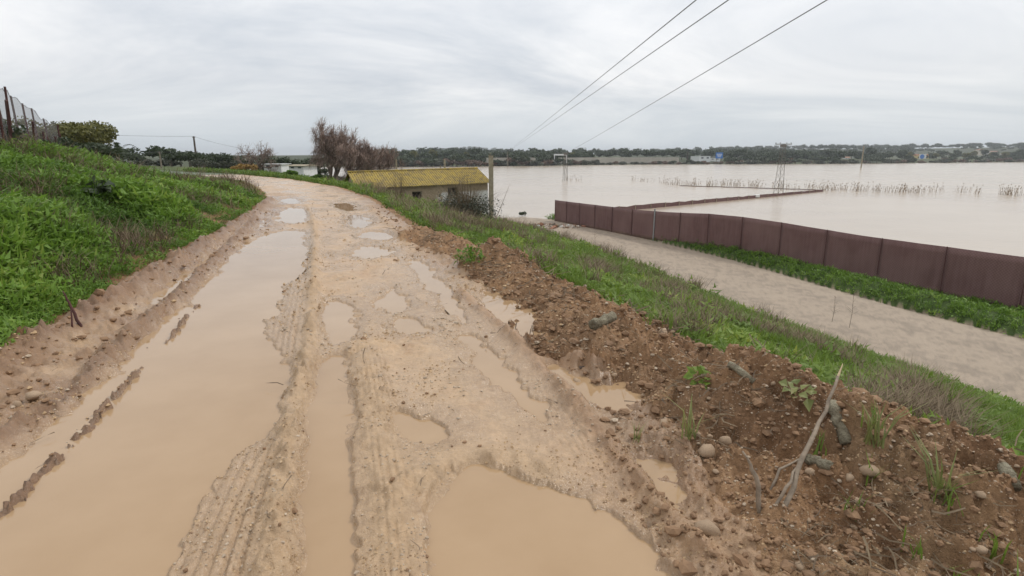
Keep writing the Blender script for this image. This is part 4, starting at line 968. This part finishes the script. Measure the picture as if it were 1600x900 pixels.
# ------------------------------------------------------------------ fences
fl = smooth_line(fence_line[2:], 2); seg = np.hypot(*np.diff(fl, axis=0).T); cum = np.concatenate([[0], np.cumsum(seg)])
def along(s): return np.array((np.interp(s, cum, fl[:, 0]), np.interp(s, cum, fl[:, 1])))
_ss = np.linspace(0, cum[-1], 60); _zz = tz(np.interp(_ss, cum, fl[:, 0]), np.interp(_ss, cum, fl[:, 1])); _zz = np.convolve(np.pad(_zz, 4, mode='edge'), np.ones(9)/9, 'valid')
def zs(s): return float(np.interp(s, _ss, _zz))
root = empty('brown_fence', (*along(0), zs(0))); o0 = Vector(root.location)
tag(root, 'long purple-brown shade-cloth fence on posts along the lane', 'fence')
STEP = 2.6; npan = int(cum[-1]/STEP); FH = 1.92
for i in range(npan+1):
    p = along(i*STEP); z0 = zs(i*STEP); lean = rng.normal(0, .02)
    grey = abs(p[1]-39) < 1.4
    m = MB(); m.tube([(0, 0, -.3), (lean, 0, FH+.02+(.14 if grey else 0))], .05 if grey else .016, 7)
    o = m.build('post', 'galv' if grey else 'rust_wood', root); o.location = Vector((p[0]-.02, p[1]-.07, z0))-o0
    if grey: o['label'] = 'pale galvanised post'
    if i == npan: break
    V = []; F = []; nx, nz = 14, 7
    for a in range(nx+1):
        q = along((i+a/nx)*STEP+0); zq = zs((i+a/nx)*STEP); d = along((i+a/nx)*STEP+.1)-q; d = d/np.linalg.norm(d+1e-9); nrm = np.array((-d[1], d[0]))
        for b in range(nz+1):
            u = b/nz; sag = -.006*math.sin(math.pi*a/nx)*u; off = .012*math.sin(((i+a/nx)*STEP)*1.9+u*2)*math.sin(math.pi*u)+.008*math.sin(((i+a/nx)*STEP)*7.3+u*5)
            V.append((q[0]+nrm[0]*off-o0.x, q[1]+nrm[1]*off-o0.y, zq-.05+u*(FH+.05)+sag-o0.z))
    for a in range(nx):
        for b in range(nz): k = a*(nz+1)+b; F.append((k, k+nz+1, k+nz+2, k+1))
    me = MB().add(V, F).build('cloth_panel', 'shade_cloth', root, True); at = me.data.attributes.new('weave', 'FLOAT_COLOR', 'POINT'); at.data.foreach_set('color', np.array([((i+a/nx)*STEP, b/nz*FH, 0, 1) for a in range(nx+1) for b in range(nz+1)], np.float32).ravel()); md = me.modifiers.new('thick', 'SOLIDIFY'); md.thickness = .006
# second fence, mostly under water
A = np.array((5.2, 57.5)); B = np.array((53.5, 99.)); root = empty('flooded_fence', (*A, WATER)); tag(root, 'brown fence running away through the flood with only its top showing', 'fence')
Lf = np.linalg.norm(B-A); nf = 22
for i in range(nf+1):
    p = (A+(B-A)*i/nf)-A; top = .58-.22*i/nf
    MB().tube([(0, 0, -1.5), (0, 0, top+.05)], .04, 6).build('post', 'concrete_post', root).location = (p[0]+.05, p[1]-.10, 0)
    if i == nf: break
    q = (A+(B-A)*(i+1)/nf)-A; sg = .03*rng.normal(); t1 = .58-.22*(i+1)/nf; md_ = (p+q)/2
    V = [(p[0], p[1], -1.4), (md_[0], md_[1]+.04, -1.4), (q[0]-.01, q[1]-.01, -1.4), (p[0], p[1], top), (md_[0], md_[1]+.04, (top+t1)/2-.05+sg), (q[0]-.01, q[1]-.01, t1)]
    o = MB().add(V, [(0, 1, 4, 3), (1, 2, 5, 4)]).build('cloth_panel', 'shade_cloth', root); at = o.data.attributes.new('weave', 'FLOAT_COLOR', 'POINT'); at.data.foreach_set('color', np.array([(i*2.9+(k % 3)*1.4, 1.0+.5*(k//3), 0, 1) for k in range(6)], np.float32).ravel()); md = o.modifiers.new('thick', 'SOLIDIFY'); md.thickness = .02
# red cover and white container caught on it
p = PT(964, 322, 59.5); V, F = rock2(rng, .45); o = link('red_cover', np_mesh('red_cover', V*np.array((.62, .5, .55)), F, True), 'red_cloth'); o.location = (p[0], p[1], WATER+.42); tag(o, 'crumpled red sheet caught on the flooded fence', 'sheet')
p = PT(1184, 306, 82); m = MB(); m.box((0, 0, 0), (.75, .4, .42)); o = m.build('white_box', 'white_board'); bv = o.modifiers.new('b', 'BEVEL'); bv.width = .06; o.location = (p[0]+.2, p[1]+.8, WATER+.30); tag(o, 'white plastic container floating behind the flooded fence', 'container')
# old wire line standing just out of the water
a = np.array(P(1062, 290.5, WATER)); b = np.array(P(1285, 297.5, WATER)); root = empty('sunken_rail', tuple(a)); tag(root, 'dark sunken rail line just breaking the flood surface', 'rail')
m = MB(); m.tube([(0, 0, .03)]+[tuple((b-a)*u+np.array((0, 0, .05+.05*rng.random()))) for u in np.linspace(.05, 1, 20)], .06, 5); m.build('rail', 'rust_wood', root)
# rusty net fence on the left crest
mf = mesh_fence; root = empty('rusty_fence', (mf[0][0], mf[0][1], tz(*mf[0]))); o0 = Vector(root.location); tag(root, 'rusty wire-net fence with leaning reddish posts on the bank crest', 'fence')
sg_ = np.concatenate([[0], np.cumsum(np.hypot(*np.diff(mf, axis=0).T))]); al_ = lambda s: np.array((np.interp(s, sg_, mf[:, 0]), np.interp(s, sg_, mf[:, 1])))
nP = 9
for i in range(nP):
    p = al_(sg_[-1]*i/(nP-1)); z0 = tz(*p); m = MB(); m.tube([(0, 0, -.3), (rng.normal(0, .05), 0, 2.0)], .035, 6); m.build('post', 'rust_wood', root).location = Vector((p[0], p[1], z0))-o0
    if i < nP-1:
        V = []; F = []; nx = 6
        for a in range(nx+1):
            q = al_(sg_[-1]*(i+a/nx)/(nP-1)); zq = tz(*q); V += [(q[0]-o0.x, q[1]-o0.y, zq+.0-o0.z), (q[0]-o0.x, q[1]-o0.y, zq+1.95-.05*math.sin(math.pi*a/nx)-o0.z)]
        for a in range(nx): F.append((2*a, 2*a+2, 2*a+3, 2*a+1))
        MB().add(V, F).build('wire_panel', 'wire_net', root)
        MB().tube([Vector(V[2*a+1]) for a in range(nx+1)], .010, 4).build('top_wire', 'wire', root)
for u, hgt, ln_, wdt in [(.30, 1.7, .45, .16), (.36, 1.35, -.5, .20), (.62, 1.3, .55, .10), (.80, 1.25, .12, .16), (.86, 1.15, -.1, .18), (.92, 1.3, .25, .14), (.97, 1.35, .35, .14), (1.0, 1.2, .15, .18), (.75, 1.1, -.2, .1)]:
    p = al_(sg_[-1]*u); m = MB(); m.box((ln_*.35, 0, hgt/2-.15), (wdt, .05, hgt+.3), -.6, (0, ln_*.5)); m.build('leaning_board', 'rust_wood', root).location = Vector((p[0]+.1, p[1]-.12, tz(*p)))-o0

# ------------------------------------------------------------------ litter on the lane
p = P(845, 354, -4.05); root = empty('rubble_heap', (p[0], p[1], tz(p[0], p[1]))); tag(root, 'heap of broken bricks, boards and washed-up rubble across the lane', 'rubble')
for i in range(90):
    a, q = rng.normal(0, 1.15), rng.normal(0, .55); s = rng.uniform(.10, .42); m = MB(); m.box((0, 0, 0), (s*rng.uniform(.8, 2.2), s*.6, s*rng.uniform(.3, .6)), rng.uniform(0, 3.1), (rng.normal(0, .3), rng.normal(0, .3)))
    o = m.build('broken_piece', rng.choice(['rubble', 'brick', 'white_board', 'wood_post', 'clod'], p=[.3, .28, .1, .17, .15]), root); o.location = (a*1.5-q*.4, q*1.2, .07+.25*math.exp(-a*a-q*q*3)*rng.random())
p = P(786, 352, -4.1); m = MB(); m.box((0, 0, .05), (2.1, .32, .07), .05); o = m.build('white_board', 'white_board'); o.location = (p[0], p[1], tz(p[0], p[1])+.03); tag(o, 'long white board lying at the left end of the rubble', 'board')
leafy('dark_tuft', Vector((*P(815, 336, -4.2)[:2], -4.3)), (.5, .4, .35), .15, 44, 'dark weed tuft at the tip of the green strip by the flooded lane', 'tree_leaf', 400, .06, 4, trunk=.03, cat='weed')

# ------------------------------------------------------------------ poles, pylons and wires
def pylon(px, ytop, ybase, label, w0=1.0, w1=.45, arm=2.6):
    p = P(px, ybase, WATER); t = p[1]/ray(px, ybase)[1]; h = (ybase-ytop)/FPX*t/ CP*.985; root = empty('lattice_pylon', (p[0], p[1], WATER), .35); tag(root, label, 'pylon')
    b0 = -2.0; n = max(6, int(h/1.0)); wd = lambda z: w0+(w1-w0)*(z/h)
    crn = lambda z, i: Vector(((-1, 1, 1, -1)[i]*wd(z)/2, (-1, -1, 1, 1)[i]*wd(z)/2, z))
    for i in range(4): MB().tube([crn(b0, i), crn(h, i)], .045, 4).build('leg', 'steel_frame', root)
    m = MB()
    for k in range(n+2):
        z0, z1 = b0+(h-b0)*k/(n+2), b0+(h-b0)*(k+1)/(n+2)
        for i in range(4):
            j = (i+1) % 4
            m.tube([crn(z0, i), crn(z1, j)] if k % 2 else [crn(z0, j), crn(z1, i)], .022, 3, False)
    m.build('bracing', 'steel_frame', root)
    if arm:
        g = MB(); g.box((0, 0, h+.06), (arm, .12, .12), -.35); g.box((0, 0, h-.22), (.9, .3, .34), -.35); g.build('crossarm', 'steel_frame', root)
        for s in (-.46, -.2, .2, .46): MB().tube([(s*arm*math.cos(-.35), s*arm*math.sin(-.35), h+.12), (s*arm*math.cos(-.35), s*arm*math.sin(-.35), h+.34)], .05, 6).build('insulator', 'wire', root)
    return Vector((p[0], p[1], WATER+h)), t
top1, t1 = pylon(1216, 229, 303, 'lattice power pylon with crossarm standing in the flood beyond the fences')
top2, t2 = pylon(883, 241, 283, 'pale lattice pylon standing in open flood left of centre', .9, .5, 1.6)
def pole(px, y0, t, r, label, mat='wood_post', arm=0):
    a = Vector(PT(px, y0, t)); z0 = min(tz(a.x, a.y), a.z-2)-.5; root = empty('utility_pole', (a.x, a.y, z0)); tag(root, label, 'pole')
    MB().tube([(0, 0, 0), (0, 0, a.z-z0)], [r*1.2, r*.8], 8).build('shaft', mat, root)
    MB().box((0, 0, a.z-z0-.15), (arm or .5, .1, .1)).build('crossarm', 'steel_frame', root)
    return a
pa = pole(302.5, 213, 96, .17, 'tall dark utility pole rising over the trees beyond the bend', 'bark')
pb_ = pole(249, 237, 78, .10, 'thin pale utility pole left of the tall dark one'); pole(263.5, 241, 105, .10, 'short distant pole right of the thin pale one')
pf = pole(1350, 228, 290, .30, 'lone concrete pole standing in the wide flood at right', 'concrete_post', 1.6)
pw = pole(793, 237, 318, .2, 'far pole on the opposite shore where two wires end')
p3 = pole(1155, 237, 520, .3, 'left pole of two on the far shore right of the blue sign', 'concrete_post', 1.2); p4 = pole(1168, 231, 520, .35, 'right and taller pole of two on the far shore', 'concrete_post', 1.2)
def wire(a, b, sag, r, label, n=28):
    pts = [Vector(a).lerp(Vector(b), i/n)-Vector((0, 0, sag*4*(i/n)*(1-i/n))) for i in range(n+1)]; tag(MB().tube(pts, r, 5).build('overhead_wire', 'wire', None, True), label, 'wire')
def overhead(pxt, tn, far, label, r=.02):
    a = Vector(PT(pxt, 0, tn)); f_ = Vector(far); d = (a-f_)/(f_.y-a.y); s = a+d*(a.y+6); wire(s, f_, .15, r, label, 60)
overhead(1085, 20, pw+Vector((-.2, 0, 0)), 'leftmost of the three wires crossing the sky to the right'); overhead(1135, 20, pw+Vector((.2, 0, .1)), 'middle of the three wires crossing the sky'); overhead(1285, 20, top2+Vector((.3, 0, .1)), 'rightmost of the three wires crossing the sky, ending at the pale pylon')
wire(PT(60, 205, 96), pa, .25, .02, 'thin wire left of the tall dark pole'); wire(pa, PT(420, 236, 110), .5, .02, 'thin wire sloping right from the tall dark pole'); wire(PT(150, 238, 78), pb_, .2, .015, 'faint wire left of the thin pale pole')
wire(top1, p4, 1.5, .025, 'distant wire between the flood pylon and the far poles'); wire(top1, pf, 1.5, .025, 'distant wire from the flood pylon to the lone concrete pole')

# ------------------------------------------------------------------ far shore buildings, signs, road
def bld(name, px, y0, y1, wpx, t, mat, roof, label, cat='house', dep=8):
    a = PT(px, y1, t); w_ = wpx/FPX*t; h = (y1-y0)/FPX*t; z0 = min(tz(a[0], a[1]), a[2])-1; H0 = a[2]+h-z0
    root = empty(name, (a[0], a[1], z0), rng.uniform(-.3, .3)); tag(root, label, cat)
    hw = H0*(.97 if not roof else .80) if not roof else H0-h*.28
    MB().box((0, 0, hw/2), (w_, dep, hw)).build('wall', mat, root)
    if roof:
        V = [(-w_/2-.3, -dep/2-.3, hw), (w_/2+.3, -dep/2-.3, hw), (w_/2+.3, dep/2+.3, hw), (-w_/2-.3, dep/2+.3, hw), (-w_/2-.3, 0, H0), (w_/2+.3, 0, H0)]
        MB().add(V, [(0, 1, 5, 4), (2, 3, 4, 5), (0, 4, 3), (1, 2, 5), (3, 2, 1, 0)]).build('roof', roof, root)
    else: MB().box((0, 0, H0*.985), (w_+.4, dep+.4, H0*.03)).build('roof', 'white_paint', root)
    n = max(2, int(w_/3.2))
    for i in range(n): MB().box(((i+.5)/n*w_-w_/2, -dep/2-.02, hw-h*.35), (w_/n*.4, .1, h*.28)).build('window', 'window_glass', root)
bld('white_building', 1094, 244, 251, 18, 440, 'white_paint', None, 'white industrial building on the far shore beside the palm', 'building', 14)
bld('white_building', 1113, 247, 251, 22, 445, 'white_paint', None, 'long low white building behind the blue billboard', 'building', 10)
bld('house', 1438, 241, 249, 18, 620, 'yellow_wall', 'terracotta', 'yellow house behind the round blue sign on the far shore')
bld('cottage', 433, 256, 263, 26, 70, 'white_paint', None, 'whitewashed ruined hut behind the bend left of the leafless trees', 'hut', 3)
bld('cottage', 474, 257, 264, 24, 66, 'white_paint', 'concrete_post', 'low pale-roofed hut next to the leafless trees', 'hut', 3)
for i, (px, y0, y1, wp) in enumerate([(1385, 238, 242, 9), (1398, 238.5, 242, 12), (1480, 240, 244, 14), (1530, 233, 237, 10), (1550, 236, 240, 12), (1570, 239, 242, 8), (1322, 245, 250, 7), (1180, 249, 253, 8)]):
    bld('house', px, y0, y1, wp, 900 if i < 6 else 560, 'cream_wall' if i % 2 else 'white_paint', 'terracotta', ['small white house on the hill, leftmost of the right-hand hill houses', 'cream house beside the leftmost white hill house', 'white house on the hill right of the round blue sign', 'cream house high on the hill near the green field', 'white house below the green field', 'cream house at the far right below the field', 'small white house at the water edge left of the lone pole', 'cream house at the water edge left of the flood pylon'][i])
def board(px, y0, y1, wpx, t, label, disc=False):
    a = PT(px, y1, t); w_ = wpx/FPX*t; h = (y1-y0)/FPX*t; z0 = tz(a[0], a[1]); root = empty('billboard', (a[0], a[1], z0)); tag(root, label, 'sign'); b_ = a[2]-z0
    for s in (-.35, .35): MB().box((s*w_, .25, (b_+h*.5)/2), (.3, .3, b_+h*.5)).build('post', 'steel_frame', root)
    pn = MB().box((0, 0, b_+h/2), (w_, .2, h)).build('panel', 'white_paint' if disc else 'blue_panel', root)
    if disc:
        n = 20; V = [(h*.46*math.cos(6.283*k/n)-w_*.08, -.14, b_+h/2+h*.46*math.sin(6.283*k/n)) for k in range(n)]+[(h*.46*math.cos(6.283*k/n)-w_*.08, -.19, b_+h/2+h*.46*math.sin(6.283*k/n)) for k in range(n)]
        MB().add(V, [tuple(range(n, 2*n))]+[(k, (k+1) % n, n+(k+1) % n, n+k) for k in range(n)]).build('disc', 'blue_panel', pn)
    else:
        for k, u in enumerate((.70, .48, .28)): MB().box((0, -.14, b_+h*u), (w_*(.75-.15*k), .05, h*.09)).build('text_bar', 'white_paint', pn)
board(1123.5, 238.5, 247.5, 11, 425, 'blue billboard with white lines on the far shore right of the palm'); board(1441, 241, 248.5, 11, 590, 'white sign with a round blue disc on the far right shore', True)
# road gantry and barrier
a = shore_at(866, 10); t = a[1]/1.022; z0 = tz(a[0], a[1]); root = empty('road_gantry', (a[0], a[1], z0)); tag(root, 'white road gantry on the far shore above the pale pylon', 'gantry')
gw = 19/FPX*t; gh = PT(866, 240.5, t)[2]-z0
for x0 in (0, gw): MB().box((x0, 0, gh/2), (.5, .5, gh)).build('post', 'white_paint', root)
MB().box((gw/2, 0, gh-.5), (gw+.7, .55, .9)).build('beam', 'white_paint', root)
pts_ = [shore_at(px, 18) for px in np.linspace(760, 1060, 22)]
root = empty('road_barrier', (pts_[0][0], pts_[0][1], tz(*pts_[0]))); tag(root, 'long beige road barrier wall behind the far bushes', 'barrier'); o0 = Vector(root.location)
for (x0, y0), (x1, y1) in zip(pts_[:-1], pts_[1:]):
    l = math.hypot(x1-x0, y1-y0); m = MB(); m.box((0, 0, 2.2), (l-.05, .3, 4.4), math.atan2(y1-y0, x1-x0)); m.build('wall_section', 'concrete_wall', root).location = Vector(((x0+x1)/2, (y0+y1)/2, tz((x0+x1)/2, (y0+y1)/2)))-o0
# tall palm
x, y = shore_at(1073, 22); root = empty('palm_tree', (x, y, tz(x, y))); tag(root, 'single tall palm on the far shore left of the white building', 'palm'); hp = PT(1073, 237, math.hypot(x, y))[2]-tz(x, y)
MB().tube([(0, 0, 0), (.1, 0, hp)], [.4, .3], 7).build('trunk', 'bark', root); V = []; F = []
for i in range(46):
    a = rng.uniform(0, 6.283); el = rng.uniform(-.3, 1.3); d = np.array((math.cos(a)*math.cos(el), math.sin(a)*math.cos(el), math.sin(el))); sv = np.array((-math.sin(a), math.cos(a), .2))*.35; c = np.array((0, 0, hp)); k = len(V); V += [c, c+d*1.5+sv, c+d*3+np.array((0, 0, -1.0)), c+d*1.5-sv]; F += [(k, k+1, k+2), (k, k+2, k+3)]
tint_mesh('fronds', np.array(V), np.array(F), 'tree_leaf', root)

# ------------------------------------------------------------------ dry reeds standing in the flood
V = []; F = []
def reed(x, y, h):
    k = len(V); lx, ly = rng.normal(0, .22, 2)*h; wd = .022; top = np.array((x+lx, y+ly, WATER+h)); b0 = np.array((x, y, WATER-.1)); md_ = (b0+top)/2+rng.normal(0, .03, 3)
    V.extend([b0-(wd, 0, 0), b0+(wd, 0, 0), md_-(wd, 0, 0), md_+(wd, 0, 0), top]); F.extend([(k, k+1, k+3), (k, k+3, k+2), (k+2, k+3, k+4)])
    if rng.random() < .75:
        k = len(V); s_ = np.array((.06, 0, 0)); V.extend([top-s_*.3-(0, 0, .12), top+s_, top+(lx*.3, 0, .22), top-s_]); F.extend([(k, k+1, k+2), (k, k+2, k+3)])
for px0, px1, py0, py1, ncl in [(975, 1020, 284, 284, 7), (1030, 1110, 288, 291, 26), (1110, 1300, 289, 297, 55), (1300, 1440, 297, 301, 48), (1440, 1600, 299, 306, 34), (884, 912, 282, 284, 6), (1600, 1680, 306, 309, 12)]:
    for _ in range(int(ncl*.7)):
        u = rng.random(); c = P(px0+(px1-px0)*u, py0+(py1-py0)*u+rng.normal(0, .8), WATER)
        for _ in range(int(rng.integers(2, 10))): reed(c[0]+rng.normal(0, .5), c[1]+rng.normal(0, .5), rng.uniform(.3, 1.75)*rng.uniform(.5, 1))
tint_mesh('dry_reeds', np.array(V), np.array(F), 'reed_stalk'); tag(bpy.data.objects['dry_reeds'], 'row of dry brown reeds standing in the flood', 'reeds', kind='stuff')
# ------------------------------------------------------------------ thin haze over the whole plain
def haze():
    m = bpy.data.materials.new('haze'); m.use_nodes = True; nt = m.node_tree; nt.nodes.clear(); o = nt.nodes.new('ShaderNodeOutputMaterial'); v = nt.nodes.new('ShaderNodeVolumePrincipled')
    v.inputs['Color'].default_value = (.88, .92, .96, 1); v.inputs['Density'].default_value = .00022; v.inputs['Anisotropy'].default_value = .2; nt.links.new(v.outputs[0], o.inputs['Volume']); MATS['haze'] = m
    z0 = min(GZ.min(), bz.min())-1; g = MB(); g.box((0, 0, (z0+75)/2), (19000, 19000, 75-z0)); tag(g.build('haze', 'haze'), kind='stuff')
haze()
print('tris', sum(len(o.data.polygons) for o in bpy.data.objects if o.type == 'MESH'))
